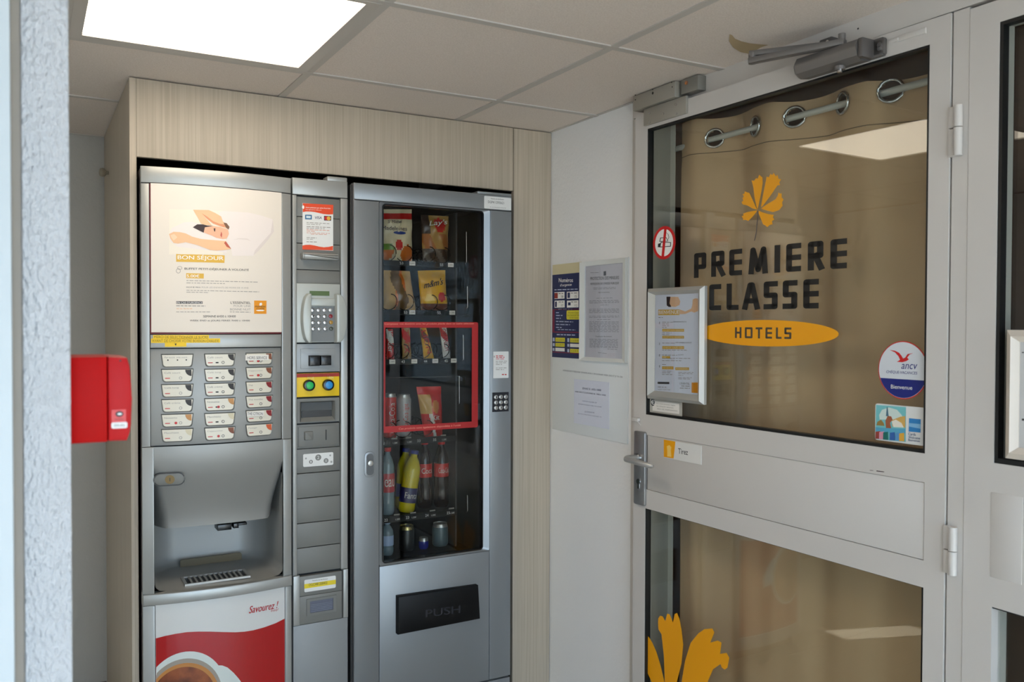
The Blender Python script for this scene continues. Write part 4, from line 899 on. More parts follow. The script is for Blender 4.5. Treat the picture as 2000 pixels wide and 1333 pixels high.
for (x0, y0, x1, y1, num, nx) in ((110, 605, 402, 800, '18', 310), (468, 590, 805, 795, '15', 700), (115, 850, 408, 1055, '17', 310), (472, 848, 806, 1052, '112', 690)):
    a = E1(x0, y0); b = E1(x1, y1); flat('number_box', WB, rc(WB, (a[0], a[1], b[0], b[1])), o, WHITE, ep)
    qt('lettering', WB, [(num, *E1(nx, y1-30), *E1(nx+(80 if num == '112' else 55), y1-30), 4.5)], o+.0002, TXTB, ep)
    fine('fine_print', WB, [(*E1(x0+120, y0+55), *E1(x1-40, y0+52), 1.2)], o+.0002, TXT, ep)
flat('red_picture', WB, rc(WB, (*E1(112, 630), *E1(208, 790))), o+.0002, mat('picture_red', (150, 50, 40), .5), ep)
flat('dark_picture', WB, rc(WB, (*E1(490, 620), *E1(560, 775))), o+.0002, NAVY, ep); flat('dark_picture', WB, rc(WB, (*E1(130, 880), *E1(180, 1040))), o+.0002, NAVY, ep); flat('dark_picture', WB, rc(WB, (*E1(505, 905), *E1(580, 990))), o+.0002, NAVY, ep)
MAR = mat('maroon_print', (128, 36, 66), .5)
ring('red_outline', WB, rectpts(rc(WB, ((1081.8, 604.5), (1136.5, 603.5), (1135.5, 652), (1081.5, 649)))), rectpts(rc(WB, ((1085.5, 606), (1135, 605), (1134.3, 649.5), (1085.5, 647)))), o-.0004, o, MAR, ep)
flat('red_line', WB, [WB.uv(1081.5, 687), WB.uv(1135.5, 690.5), WB.uv(1135.5, 692), WB.uv(1081.5, 688.5)], o, MAR, ep)
YD = mat('yellow_card', (222, 212, 60), .5)
flat('yellow_badge', WB, rrect(rc(WB, ((1109.5, 607), (1136, 606), (1135.5, 624.5), (1109, 624.5))), .006), o+.0002, YD, ep)
qt('lettering', WB, [('Première Classe', 1113, 612.5, 1133, 612.3, 3), ('Rue Charles de Tullie', 1111, 617.5, 1135, 617.3, 2.8), ('33150 Cenon', 1115, 622.3, 1132, 622.3, 2.6)], o+.0005, mat('olive_ink2', (140, 130, 40), .6), ep)
for (x0, y0, x1, y1, m_) in ((1087.5, 660, 1106, 668, YD), (1087.5, 670.5, 1105.5, 677.5, YD), (1087.3, 680, 1105.5, 686.5, WHITE), (1116, 661, 1134.5, 669.5, YD), (1116, 672, 1134, 678.5, WHITE), (1116, 682, 1134, 689.5, YD)):
    flat('number_strip', WB, rc(WB, (x0, y0, x1, y1)), o+.0002, m_, ep)
    flat('phone_mark', WB, rc(WB, (x0-5.2, y0, x0-1.6, y1-1)), o+.0002, mat('pale_print', (190, 200, 226)), ep)
    if m_ is YD: qt('lettering', WB, [('05 56 86 40', x0+2, y1-2, x1-2, y1-2, 3.5)], o+.0005, mat('olive_ink2', (140, 130, 40)), ep)
# framed law notice
fo = rc(WB, ((1139.5, 513), (1230.5, 504), (1226.5, 710.5), (1138, 702.5))); fi = rc(WB, ((1147.5, 520.5), (1222, 514), (1219, 703.5), (1144.5, 696)))
ft = thing('framed_notice', 'law notice PROTECTION DES MINEURS in a pale metal frame on the notice board', 'framed notice', WB.P((fo[0]+fo[1])/2, fo[2], .005))
ring('frame', WB, rectpts(fo), rectpts(fi), .0045, .016, mat('pale_alu', (226, 229, 227), .4), ft, oi=.010)
slab('notice_paper', WB, fi, .0045, .006, mat('notice_paper', (236, 234, 242), .5), ft)
def N(x, y): return (1138+x*.1613, 500+y*.1613)
def nq(t, x0, y0, x1, y1, h): return (t, *N(x0, y0), *N(x1, y1), h*.1613)
qt('lettering', WB, [nq('PROTECTION DES MINEURS', 112, 296, 460, 284, 38), nq("REPRESSION DE L'IVRESSE PUBLIQUE", 115, 358, 458, 348, 30), nq('DÉBITS DE BOISSONS', 210, 452, 345, 448, 16), nq('Classification des boissons', 172, 985, 372, 985, 18)], .0065, mat('ink_grey', (104, 104, 112), .6), ft)
slab('crest', WB, rc(WB, (*N(273, 188), *N(300, 240))), .0060, .0065, mat('ink_grey', (104, 104, 112)), ft)
rows = [(112, 208, 225, 205)] + [(148, 393, 420, 385), (150, 408, 420, 400), (183, 518, 380, 514), (233, 600, 335, 598)]
for y in (548, 562, 576): rows.append((100, y, 460, y-6))
for y in (650, 664, 678, 692, 735, 750): rows.append((97, y, 460, y-4))
for y in (775,): rows.append((195, y, 355, y))
for y in range(800, 925, 15): rows.append((98, y, 458, y+3))
for y in range(1010, 1110, 14): rows.append((102, y, 446, y+8))
rows += [(320, 1132, 445, 1137), (205, 1175, 315, 1187)]
fine('fine_print', WB, [(*N(a, b), *N(c, d), 1.0) for a, b, c, d in rows], .0065, mat('ink_faint', (176, 176, 186), .6), ft, 5)
slab('cover_glass', WB, (fi[0]+.001, fi[1]-.001, fi[2]+.001, fi[3]-.001), .007, .009, CLEAR, ft)
# opening hours sheet
hs = slab('hours_sheet', WB, rc(WB, ((1125, 740), (1193, 748), (1191.5, 839), (1122, 826))), .0045, .0054, PAPERB)
tag(hs, 'small white sheet of opening hours taped low on the notice board', 'paper sheet')
def H(x, y): return (1085+x*.105, 710+y*.105)
def hq(t, x0, y0, x1, y1, h): return (t, *H(x0, y0), *H(x1, y1), h*.105)
IG = mat('ink_mid', (110, 112, 136), .6)
qt('lettering', WB, [hq('SEMAINE DE : 6H30 A 10H00', 525, 483, 872, 520, 36), hq('WEEK END ET JOURS FERIES DE : 7H00 A 10H00', 388, 545, 960, 618, 34)], .0058, IG, hs, bold=.02)
qt('lettering', WB, [hq('HORAIRE ACCUEIL 7J/7', 525, 715, 798, 750, 24), hq('SEMAINE DE 6H30 A 11H00, 17H A 21H00', 450, 768, 880, 828, 24), hq('LE DIMANCHE', 567, 912, 748, 932, 26), hq('DE 7H30 A 11H00, FERME LE SOIR JUSQU 17H', 445, 948, 878, 1016, 24)], .0058, mat('ink_mid_light', (150, 154, 180), .6), hs)

# ================================================================== DOOR AND GLAZED SIDE PANEL
WL = Side(1.652, 1); WF = Side(1.6545)
dr_ = struct(D.objects.new('door_1', None)); dr_.location = (1.66, 1.1, 0); COL.objects.link(dr_)
yh, yl_ = -1.101, WL.uv(1240, 700)[0]-.004; zt_ = 2.072
gU = rc(WL, ((1264, 250), (1812, 91), (1810.5, 888.5), (1262, 809))); gD = rc(WL, ((1259.5, 995), (1800, 1145), (1799, 1300), (1257.5, 1300)))
gD = (gD[0], gD[1], .18, gD[3]); pm = rc(WL, ((1264, 850), (1806, 943), (1803, 1093), (1263, 958.5)))
bm = bmesh.new()
for r in ((yl_, gU[0], .01, zt_), (gU[1], yh, .01, zt_), (gU[0], gU[1], gU[3], zt_), (gU[0], gU[1], pm[3], gU[2]), (gU[0], gU[1], gD[3], pm[2]), (gU[0], gU[1], .01, gD[2])): addpoly(bm, WL, rectpts(r), -.024, 0)
bmesh.ops.remove_doubles(bm, verts=bm.verts[:], dist=1e-5)
finish('door_leaf', bm, WHITEP, dr_)
slab('infill_panel', WL, (pm[0]+.001, pm[1]-.001, pm[2]+.001, pm[3]-.001), -.03, -.0015, WHITEP, dr_, ch=.001)
GA = -.6
def pane(name, r, x, parent, ang=0, th=.006):
    bm = bmesh.new(); addbox(bm, x, x+th, -r[1]+.001, -r[0]-.001, r[2]+.001, r[3]-.001)
    if ang: bmesh.ops.rotate(bm, verts=bm.verts[:], cent=(x, -(r[0]+r[1])/2, (r[2]+r[3])/2), matrix=Matrix.Rotation(math.radians(ang), 3, 'Z'))
    return finish(name, bm, GLASS, parent)
def gask(r, parent, S=WL, t_=.005): ring('gasket', S, rectpts(r), rectpts((r[0]+t_, r[1]-t_, r[2]+t_*1.4, r[3]-t_)), -.02, -.001, GASKET, parent)
slab('upper_pane', WL, (gU[0]+.001, gU[1]-.001, gU[2]+.001, gU[3]-.001), -.018, -.012, GLASS, dr_); slab('lower_pane', WL, (gD[0]+.001, gD[1]-.001, gD[2]+.001, gD[3]-.001), -.018, -.012, GLASS, dr_); gask(gU, dr_)
ring('gasket', WL, rectpts((gD[0], gD[1], gD[2], gD[3])), rectpts((gD[0]+.005, gD[1]-.001, gD[2]+.001, gD[3]-.001)), -.02, -.001, GASKET, dr_)
# hinges
for yc_, za, zm_, zb_ in ((1.085, WL.uv(1880, 205)[1], WL.uv(1880, 248)[1], WL.uv(1880, 304)[1]), (1.085, WL.uv(1867, 1030)[1], WL.uv(1867, 1077)[1], WL.uv(1867, 1124)[1])):
    for a, b in ((za, zm_+.0008), (zm_-.0008, zb_)):
        hg = tube('hinge_knuckle', [(1.646, yc_-.006, a), (1.646, yc_-.006, b)], .0085, WHITEP, dr_, 14)
        box('hinge_leaf', (1.646, 1.656, yc_+.003, yc_+.016, b, a), WHITEP, dr_, ch=.002)
    box('hinge_gap', (1.6475, 1.652, yc_+.002, yc_+.0032, zb_+.002, zm_), mat('rust', (70, 44, 34), .8), dr_)
# fixed frame: head and jambs, lower edge behind the leaf
bm = bmesh.new()
for r in ((-2.165, .0, zt_+.003, CZ), (-2.165, -2.150, 0, zt_), (-1.0965, -1.062, 0, zt_)): addpoly(bm, WF, rectpts(r), -.05, 0)
struct(finish('trim_1', bm, WHITEP))
box('dark_gap_strip', (1.672, 1.69, 1.09, 1.11, 0, zt_), BLACK, dr_)  # black strip added behind the hinge-side gap, standing in for its shade
# handle
hdl = rc(WL, ((1243, 843), (1263.5, 843), (1262, 988), (1240, 984)))
hp = slab('handle_plate', WL, rrect(hdl, .006), 0, .008, mat('satin_silver', (158, 158, 158), .3, .7), dr_, ch=.002)
yc_ = -(hdl[0]+hdl[1])/2; zl = WL.uv(1250, 893)[1]
swing(tube('lever', [(1.645, yc_, zl), (1.60, yc_, zl), (1.592, yc_-.006, zl), (1.592, yc_-.05, zl-.003), (1.594, yc_-.115, zl-.006), (1.598, yc_-.122, zl-.006)], [.009, .009, .010, .0085, .0075, .005], mat('satin_light', (190, 190, 188), .3, .6), dr_, 14))
swing(tube('lever_collar', [(1.645, yc_, zl), (1.637, yc_, zl)], .011, CHROME, dr_, 18))
zk = WL.uv(1250, 940)[1]
kc = slab('key_cylinder', WL, ell((-yc_, zk), .0085, .0085, 20), .006, .011, CHROME, dr_); slab('key_cylinder_tail', WL, (-yc_-.004, -yc_+.004, zk-.022, zk), .006, .010, CHROME, dr_)
slab('keyhole', WL, (-yc_-.001, -yc_+.001, zk-.006, zk+.004), .011, .0113, BLACK, dr_)
swing(box('catch_bracket', (1.642, 1.652, -WL.uv(1250, 820)[0]-.001, -WL.uv(1238, 818)[0], WL.uv(1240, 822)[1], WL.uv(1240, 816)[1]), WHITEP, dr_, ch=.001))
swing(tube('catch_bracket', [(1.644, -WL.uv(1246, 820)[0], WL.uv(1246, 820)[1]), (1.65, -WL.uv(1253, 832)[0], WL.uv(1253, 832)[1])], .0016, WHITEP, dr_, 6))
lt = rc(WL, ((1740, 78), (1808, 58), (1808, 72), (1742, 88)))
q = [WL.uv(*p) for p in ((1740, 77), (1752, 72), (1808, 58.5), (1808, 71), (1754, 84), (1740, 87))]
slab('old_bracket', WL, (WL.uv(1752, 76)[0], WL.uv(1809, 66)[0], zt_-.026, zt_-.014), 0, .003, WHITEP, dr_, ch=.001)
slab('old_bracket', WL, (WL.uv(1740, 80)[0], WL.uv(1757, 76)[0], zt_-.024, zt_-.018), 0, .006, WHITEP, dr_, ch=.001)
for p in ((1676, 56), (1646, 66)): slab('screw_hole', WF, ell(WF.uv(*p), .0022, .0022, 12), 0, .0004, BLACK, dr_)
flat('scuff_mark', WL, [WL.uv(*p) for p in ((1712, 919.5), (1727, 921.5), (1727, 923), (1712, 921.5))], .0004, mat('scuff', (60, 40, 40), .7), dr_)
flat('scuff_mark', WL, [WL.uv(*p) for p in ((1699, 918.5), (1706, 919.2), (1706, 920.2), (1699, 919.5))], .0004, mat('scuff', (60, 40, 40), .7), dr_)

# side panel with its own glazing (nearer)
wn = struct(D.objects.new('window_1', None)); wn.location = (1.664, .6, 0); COL.objects.link(wn)
w0, w1 = -1.061, -.12
wU = (WF.uv(1948, 400)[0], -.2, (WF.uv(1943, 905)[1]), WF.uv(1950, 44)[1]); wD = (WF.uv(1929, 1200)[0], -.2, .18, WF.uv(1931, 1184)[1])
wp = (WF.uv(1936, 1000)[0], -.24, WF.uv(1936, 1127)[1], WF.uv(1940, 962)[1])
bm = bmesh.new()
for r in ((w0, wU[0], .0, zt_-.005), (wU[1], w1, 0, zt_-.005), (wU[0], wU[1], wU[3], zt_-.005), (wU[0], wU[1], wD[3], wU[2]), (wU[0], wU[1], 0, wD[2])): addpoly(bm, WF, rectpts(r), -.05, .001)
finish('frame', bm, WHITEP, wn)
slab('infill_panel', WF, (wp[0], WF.uv(1998, 1000)[0], wp[2], wp[3]), .0005, .0018, WHITEP, wn, ch=.0006)
pane('upper_pane', wU, 1.676, wn); pane('lower_pane', wD, 1.676, wn); gask(wU, wn, WF, .007); gask(wD, wn, WF, .003)

# ------------------------------------------------------------------ films and stickers on the door glass
GS = Side(1.6630, 1)
def A(x, y): return GS.uv(1240+x*.3001, 300+y*.3001)
lg = thing('logo_film', 'orange leaf over black PREMIERE CLASSE HOTELS lettering on the door glass', 'logo', GS.P(*A(880, 1200)))
petals = [[(760, 175), (775, 178), (790, 160), (798, 165), (810, 138), (822, 150), (830, 155), (832, 190), (825, 240), (806, 335), (798, 365), (790, 340), (778, 280), (771, 220)],
 [(858, 150), (872, 155), (882, 132), (895, 140), (903, 125), (918, 150), (928, 138), (935, 165), (952, 168), (940, 188), (945, 205), (928, 208), (880, 278), (832, 342), (820, 352), (828, 300), (848, 200)],
 [(700, 265), (712, 262), (716, 246), (732, 254), (745, 256), (765, 300), (785, 345), (797, 366), (765, 358), (735, 340), (702, 332), (694, 318), (706, 305), (700, 290), (710, 280)],
 [(838, 345), (870, 325), (915, 298), (930, 275), (934, 254), (946, 262), (955, 258), (955, 285), (968, 300), (958, 318), (962, 340), (940, 368), (900, 382), (860, 372), (822, 360)],
 [(796, 370), (765, 375), (730, 382), (704, 392), (708, 402), (695, 410), (704, 422), (704, 434), (722, 432), (738, 440), (748, 430), (765, 412), (788, 385)],
 [(804, 372), (830, 383), (870, 395), (905, 400), (898, 415), (908, 430), (892, 440), (896, 462), (878, 465), (862, 480), (848, 468), (834, 462), (822, 430), (806, 390)]]
bm = bmesh.new()
for p in petals: addpoly(bm, GS, [A(*q) for q in p], 0, 0)
finish('leaf', bm, ORANGE, lg)
bm = bmesh.new(); stp = [(802, 372), (800, 420), (795, 455), (791, 510), (784, 545), (778, 568)]
for a, b in zip(stp[:-1], stp[1:]): addpoly(bm, GS, [A(a[0]-2.6, a[1]), A(a[0]+2.6, a[1]), A(b[0]+2.6, b[1]), A(b[0]-2.6, b[1])], .0001, .0001)
finish('leaf_stem', bm, mat('stem_grey', (74, 66, 72), .4), lg)
v0 = (A(400, 806)[1]+A(1370, 753)[1])/2; v1 = (A(400, 644)[1]+A(1370, 558)[1])/2
for ch_, x0, x1 in (('P', 385, 465), ('R', 497, 588), ('E', 614, 698), ('M', 740, 866), ('I', 912, 942), ('E', 984, 1082), ('R', 1125, 1232), ('E', 1272, 1380)):
    bm = bmesh.new(); stroke(bm, GS, (A(x0, 700)[0], A(x1, 700)[0], v0, v1), LET[ch_], (v1-v0)*.19, 0.0001, 1.42); finish('letter', bm, BLK, lg)
v0b = (A(500, 1020)[1]+A(1190, 1011)[1])/2; v1b = (A(500, 848)[1]+A(1190, 822)[1])/2
for ch_, x0, x1 in (('C', 484, 562), ('L', 597, 676), ('A', 700, 814), ('S', 838, 930), ('S', 962, 1058), ('E', 1096, 1197)):
    bm = bmesh.new(); stroke(bm, GS, (A(x0, 900)[0], A(x1, 900)[0], v0b, v1b), LET[ch_], (v1b-v0b)*.19, 0.0001, 1.42); finish('letter', bm, BLK, lg)
cE = ((A(652, 1170)[0]+A(1018, 1170)[0])/2, (A(900, 1084)[1]+A(900, 1258)[1])/2); ruE = A(1327, 1183)[0]-cE[0]; rvE = (A(900, 1084)[1]-A(900, 1258)[1])/2
flat('oval', GS, ell(cE, ruE, rvE, 64), 0, ORANGE, lg)
vh0 = (A(660, 1202)[1]+A(1000, 1208)[1])/2; vh1 = (A(660, 1130)[1]+A(1000, 1135)[1])/2
for ch_, x0, x1 in (('H', 652, 694), ('O', 716, 766), ('T', 786, 830), ('E', 850, 893), ('L', 918, 955), ('S', 973, 1019)):
    bm = bmesh.new(); stroke(bm, GS, (A(x0, 1170)[0], A(x1, 1170)[0], vh0, vh1), LET[ch_], (vh1-vh0)*.18, 0.0002, 1.3); finish('letter', bm, BROWNG, lg)
def A2(x, y): return GS.uv(1200+x*.4, 980+y*.4)
l2_ = thing('leaf_film', 'large orange leaf film cut off at the lower left of the door glass', 'logo', GS.P(*A2(300, 1100)))
P2 = [[(150, 652), (168, 662), (185, 690), (205, 735), (225, 800), (245, 885), (268, 1010), (240, 1010), (190, 900), (150, 812)],
 [(213, 595), (214, 572), (224, 558), (236, 562), (248, 585), (258, 548), (270, 552), (286, 592), (294, 550), (306, 545), (318, 575), (328, 630), (336, 700), (328, 790), (305, 882), (285, 1010), (262, 1010), (246, 882), (242, 760), (230, 650), (215, 625)],
 [(300, 1010), (328, 882), (345, 780), (372, 692), (410, 645), (440, 624), (478, 621), (488, 640), (468, 690), (505, 680), (523, 690), (516, 745), (548, 740), (561, 765), (552, 812), (538, 822), (524, 812), (518, 795), (482, 820), (455, 882), (400, 960), (330, 1012)],
 [(285, 1030), (400, 1010), (480, 1020), (520, 1060), (470, 1110), (380, 1100)], [(262, 1030), (160, 1040), (152, 1090), (200, 1120), (250, 1080)]]
bm = bmesh.new()
for p in P2: addpoly(bm, GS, [A2(*q) for q in p], 0, 0)
finish('leaf', bm, ORANGE, l2_)
bm = bmesh.new(); addpoly(bm, GS, [A2(270, 1015), A2(282, 1015), A2(268, 1300), A2(256, 1300)], .0001, .0001); finish('leaf_stem', bm, mat('stem_grey', (74, 66, 72)), l2_)
# no smoking sticker
NS = Side(1.6627, 1)
c = NS.uv(1297, 474.5); ru_ = (NS.uv(1319, 474)[0]-NS.uv(1275, 474)[0])/2; rv_ = (NS.uv(1297, 442)[1]-NS.uv(1297, 507)[1])/2
ns = thing('no_smoking_sticker', 'round red and white no smoking sticker on the door glass', 'sticker', NS.P(c[0], c[1]-rv_))
RS = mat('sign_red', (206, 26, 28), .4)
flat('red_disc', NS, ell(c, ru_, rv_, 40), 0, RS, ns); flat('white_disc', NS, ell(c, ru_*.80, rv_*.82, 40), .0003, WHITE, ns)
def S_(x, y): return NS.uv(1240+x*.3001, 300+y*.3001)
ring('cigarette', NS, [S_(*p) for p in ((170, 575), (236, 578), (235, 606), (160, 612))], [S_(*p) for p in ((173, 580), (231, 582), (231, 602), (165, 607))], .0002, .0005, TXTB, ns)
flat('cigarette_tip', NS, [S_(*p) for p in ((152, 588), (168, 584), (168, 610), (150, 611))], .0006, TXTB, ns)
ring('cigarette_pack', NS, [S_(*p) for p in ((166, 548), (205, 545), (218, 572), (160, 575))], [S_(*p) for p in ((170, 552), (203, 549), (213, 569), (165, 571))], .0002, .0005, TXTB, ns)
bm = bmesh.new(); sm_ = [(205, 515), (217, 525), (222, 545), (215, 562), (203, 562)]
for a, b in zip(sm_[:-1], sm_[1:]): addpoly(bm, NS, [S_(a[0]-1.5, a[1]), S_(a[0]+1.5, a[1]), S_(b[0]+1.5, b[1]), S_(b[0]-1.5, b[1])], .0005, .0005)
finish('smoke_line', bm, TXTB, ns)
flat('red_bar', NS, [S_(*p) for p in ((192, 490), (208, 492), (190, 678), (174, 676))], .0008, RS, ns)
# framed welcome poster
fo = rc(WL, ((1268, 564), (1379, 559), (1376, 789.5), (1266, 780))); fi = rc(WL, ((1281, 577), (1366, 573), (1363, 771), (1279, 764)))
fp_ = thing('framed_poster', 'BIENVENUE poster in a silver snap frame on the left of the door glass', 'framed poster', WL.P((fo[0]+fo[1])/2, fo[2], .0))
fmid = (fo[0]+.010, fo[1]-.010, fo[2]+.010, fo[3]-.010); FSM = mat('frame_silver', (200, 199, 194), .3, .5)
ring('frame', WL, rectpts(fo), rectpts(fmid), -.006, .003, FSM, fp_, oi=.013); ring('frame_inner_edge', WL, rectpts(fmid), rectpts(fi), -.006, .013, FSM, fp_, oi=.002)
slab('poster_paper', WL, fi, -.002, .001, mat('poster_bluish', (228, 232, 243), .35), fp_)
def Wp(x, y): return (1265+x*.195, 560+y*.195)
o = .0014
def wpoly(nm, pts, m_, oo=o): return flat(nm, WL, [WL.uv(*Wp(*p)) for p in pts], oo, m_, fp_)
wpoly('hair', [(192, 102), (232, 102), (228, 170), (240, 205), (215, 205), (195, 190)], HAIRP)
wpoly('face', [(232, 104), (310, 104), (330, 150), (322, 185), (280, 205), (240, 200), (222, 170)], SKIN)
wpoly('forearm', [(455, 130), (480, 118), (508, 122), (508, 245), (470, 262), (440, 250), (380, 275), (325, 278), (325, 230), (380, 250), (440, 222), (450, 190)], SKIN)
wpoly('gold_box', [(110, 232), (322, 230), (322, 286), (110, 288)], GOLD)
for a in ((150, 424, 368, 452), (150, 493, 368, 521), (150, 597, 368, 627), (148, 697, 230, 722), (148, 800, 262, 830), (280, 810, 418, 838)): wpoly('gold_strip', [(a[0], a[1]), (a[2], a[1]+1), (a[2], a[3]+1), (a[0], a[3])], GOLD)
def wq(t, x0, y0, x1, y1, h): return (t, *Wp(x0, y0), *Wp(x1, y1), h*.195)
qt('lettering', WL, [wq('BIENVENUE', 116, 277, 318, 275, 36)], o+.0004, WHITE, fp_, bold=.03)
qt('lettering', WL, [wq('RECEPTION 24H/24', 158, 446, 360, 447, 15), wq('RECEPTION OUVERTE', 158, 515, 360, 516, 15), wq('CHECK-OUT 12H', 158, 620, 360, 621, 15), wq('5.00€', 155, 717, 190, 717, 15), wq('WIFI GRATUIT', 155, 823, 255, 824, 14), wq('PARKING', 290, 832, 410, 833, 14)], o+.0004, mat('cream_ink', (246, 230, 180), .5), fp_)
qt('lettering', WL, [wq("L'ESSENTIEL", 325, 980, 425, 985, 20), wq('UNE CHAMBRE CONFORT', 280, 568, 445, 570, 12), wq('VOLONTÉ', 305, 690, 362, 690, 12), wq('RENSEIGNEMENTS', 260, 360, 392, 360, 12)], o, TXT, fp_)
fine('fine_print', WL, [(*Wp(112, 314), *Wp(155, 314), 1.4)]+[(*Wp(148, y), *Wp(x, y+1), 1.1) for y, x in ((360, 255), (378, 215), (396, 220), (413, 195), (468, 240), (484, 220), (570, 275), (640, 395), (690, 300), (722, 430), (745, 340), (785, 190), (850, 250), (866, 230), (884, 250))]+[(*Wp(310, y), *Wp(x, y+2), 1.0) for y, x in ((862, 465), (876, 460), (892, 360), (915, 445), (928, 430))]+[(*Wp(105, 1010), *Wp(200, 1012), 1.2), (*Wp(105, 1035), *Wp(240, 1037), .8), (*Wp(340, 1000), *Wp(425, 1003), 1.4), (*Wp(325, 1022), *Wp(425, 1024), 1.4)], o, TXTL, fp_)
wpoly('dark_box', [(103, 955), (220, 957), (220, 978), (103, 976)], TXT); wpoly('logo_square', [(444, 963), (508, 962), (508, 1068), (443, 1064)], mat('orange_print', (232, 150, 16)))
for y in (365, 575, 690, 800): ring('icon', WL, ell(WL.uv(*Wp(122, y)), .0022, .0034, 10), ell(WL.uv(*Wp(122, y)), .0015, .0026, 10), o-.0002, o, TXT, fp_)
slab('cover_sheet', WL, (fi[0]+.0005, fi[1]-.0005, fi[2]+.0005, fi[3]-.0005), .002, .003, CLEAR, fp_)
# euro note under it
eu, r = sticker('payment_notice', GS, ((1269, 779), (1332, 787), (1333, 813), (1270, 806)), mat('note_grey', (190, 186, 176), .5), 'small grey notice with a euro sign under the framed poster', 'sticker', o=0)
slab('paper', GS, rc(GS, ((1275, 783), (1327, 789), (1327, 809), (1275, 803))), .0006, .0009, PAPER, eu)
flat('euro_disc', GS, ell(GS.uv(1275.5, 786), .0095, .0115, 22), .0012, mat('disc_grey', (70, 74, 74), .5), eu)
qt('lettering', GS, [('€', 1272, 790, 1279, 791, 9)], .0015, WHITE, eu, bold=.04)
qt('lettering', GS, [('Ici, vous pouvez régler', 1283, 790, 1320, 794.5, 3), ('les chèques vacances', 1283, 795, 1316, 799, 3), ('dans cet établissement', 1284, 800, 1324, 804.5, 3)], .0012, TXTL, eu)
# holiday voucher sticker
def V_(x, y): return GS.uv(1640+x*.225, 640+y*.225)
c = V_(547, 371); ru_ = (V_(765, 371)[0]-V_(329, 371)[0])/2; rv_ = (V_(547, 118)[1]-V_(547, 624)[1])/2
an = thing('voucher_sticker', 'round white and navy ANCV CHEQUE-VACANCES sticker with a red bird', 'sticker', GS.P(c[0], c[1]-rv_))
flat('red_disc', GS, ell(c, ru_, rv_, 48), 0, RS, an); flat('white_disc', GS, ell(c, ru_*.965, rv_*.965, 48), .0003, mat('sticker_cool', (216, 220, 226), .4), an)
flat('navy_part', GS, ell(c, ru_*.955, rv_*.955, 40, 180+19, 360-19), .0006, mat('sticker_navy', (20, 32, 120), .4), an)
flat('bird', GS, [V_(*p) for p in ((435, 196), (480, 202), (518, 220), (540, 248), (552, 270), (570, 262), (590, 232), (640, 222), (608, 236), (588, 262), (602, 278), (580, 292), (545, 302), (498, 299), (525, 282), (512, 250), (480, 215))], .0006, RS, an)
SN = mat('sticker_navy', (20, 32, 120))
def vq(t, x0, y0, x1, y1, h): return (t, 1640+x0*.225, 640+y0*.225, 1640+x1*.225, 640+y1*.225, h*.225)
qt('lettering', GS, [vq('ancv', 535, 360, 668, 364, 44)], .0006, SN, an, shear=.2); qt('lettering', GS, [vq('CHÈQUE-VACANCES', 404, 400, 672, 414, 34)], .0006, SN, an, shear=.15)
qt('lettering', GS, [vq('Bienvenue', 447, 530, 632, 542, 34)], .0009, WHITE, an)
# card sticker with seaside drawing
cdk = slab('card_sticker', GS, rrect(rc(GS, ((1710, 788), (1806, 797), (1806, 871), (1709, 860))), .006), 0, .0004, STICK)
tag(cdk, 'rectangular card welcome sticker with a coloured street drawing, low right on the door glass', 'sticker')
o = .0008
def vp(nm, pts, c_, oo=o): return flat(nm, GS, [V_(*p) for p in pts], oo, mat(nm+'_print', c_, .45), cdk)
vp('sky', [(318, 672), (578, 692), (575, 995), (312, 968)], (120, 196, 200))
vp('cloud', [(345, 760), (370, 715), (430, 695), (500, 715), (540, 760), (560, 800), (350, 800)], (210, 226, 220), o+.0002)
vp('tower', [(404, 770), (412, 690), (418, 690), (428, 772)], (70, 110, 130), o+.0003)
vp('hill', [(322, 850), (330, 820), (362, 800), (385, 830), (392, 855)], (150, 120, 60), o+.0003)
vp('houses', [(455, 805), (530, 775), (572, 770), (572, 870), (460, 860)], (214, 170, 90), o+.0003)
vp('woman', [(400, 810), (420, 768), (450, 772), (462, 800), (440, 830), (452, 880), (405, 880)], (160, 90, 60), o+.0004)
vp('white_dress', [(455, 815), (490, 800), (540, 830), (560, 870), (470, 865)], (236, 230, 216), o+.0005)
vp('water', [(315, 868), (574, 882), (574, 920), (314, 905)], (90, 170, 200), o+.0005)
for i, (x0, c_) in enumerate(((315, (150, 60, 50)), (347, (220, 150, 170)), (382, (20, 110, 100)), (440, (50, 100, 170)), (488, (90, 150, 200)), (522, (226, 170, 60)))): vp('shopping_bag_%s' % 'abcdef'[i] if False else 'shopping_bag', [(x0, 905+i*3), (x0+42, 900+i*3), (x0+44, 968+i*4), (x0-2, 966+i*4)], c_, o+.0006+.0001*i) if False else flat('bag', GS, [V_(*p) for p in ((x0, 905+i*3), (x0+42, 900+i*3), (x0+44, 968+i*4), (x0-2, 966+i*4))], o+.0006+.0001*i, mat('bag_print_%d' % i, c_, .45), cdk)
vp('blue_square', [(604, 788), (706, 798), (704, 914), (601, 904)], (44, 130, 196)); vp('blue_square_band', [(604, 830), (705, 840), (704, 880), (602, 860)], (130, 184, 222), o+.0002)
qt('lettering', GS, [vq('Cards', 598, 936, 662, 942, 24), vq('Welcome', 598, 964, 700, 974, 22), vq('Bienvenue', 598, 986, 698, 997, 20)], o, mat('label_blue', (40, 70, 120), .5), cdk, bold=.03)
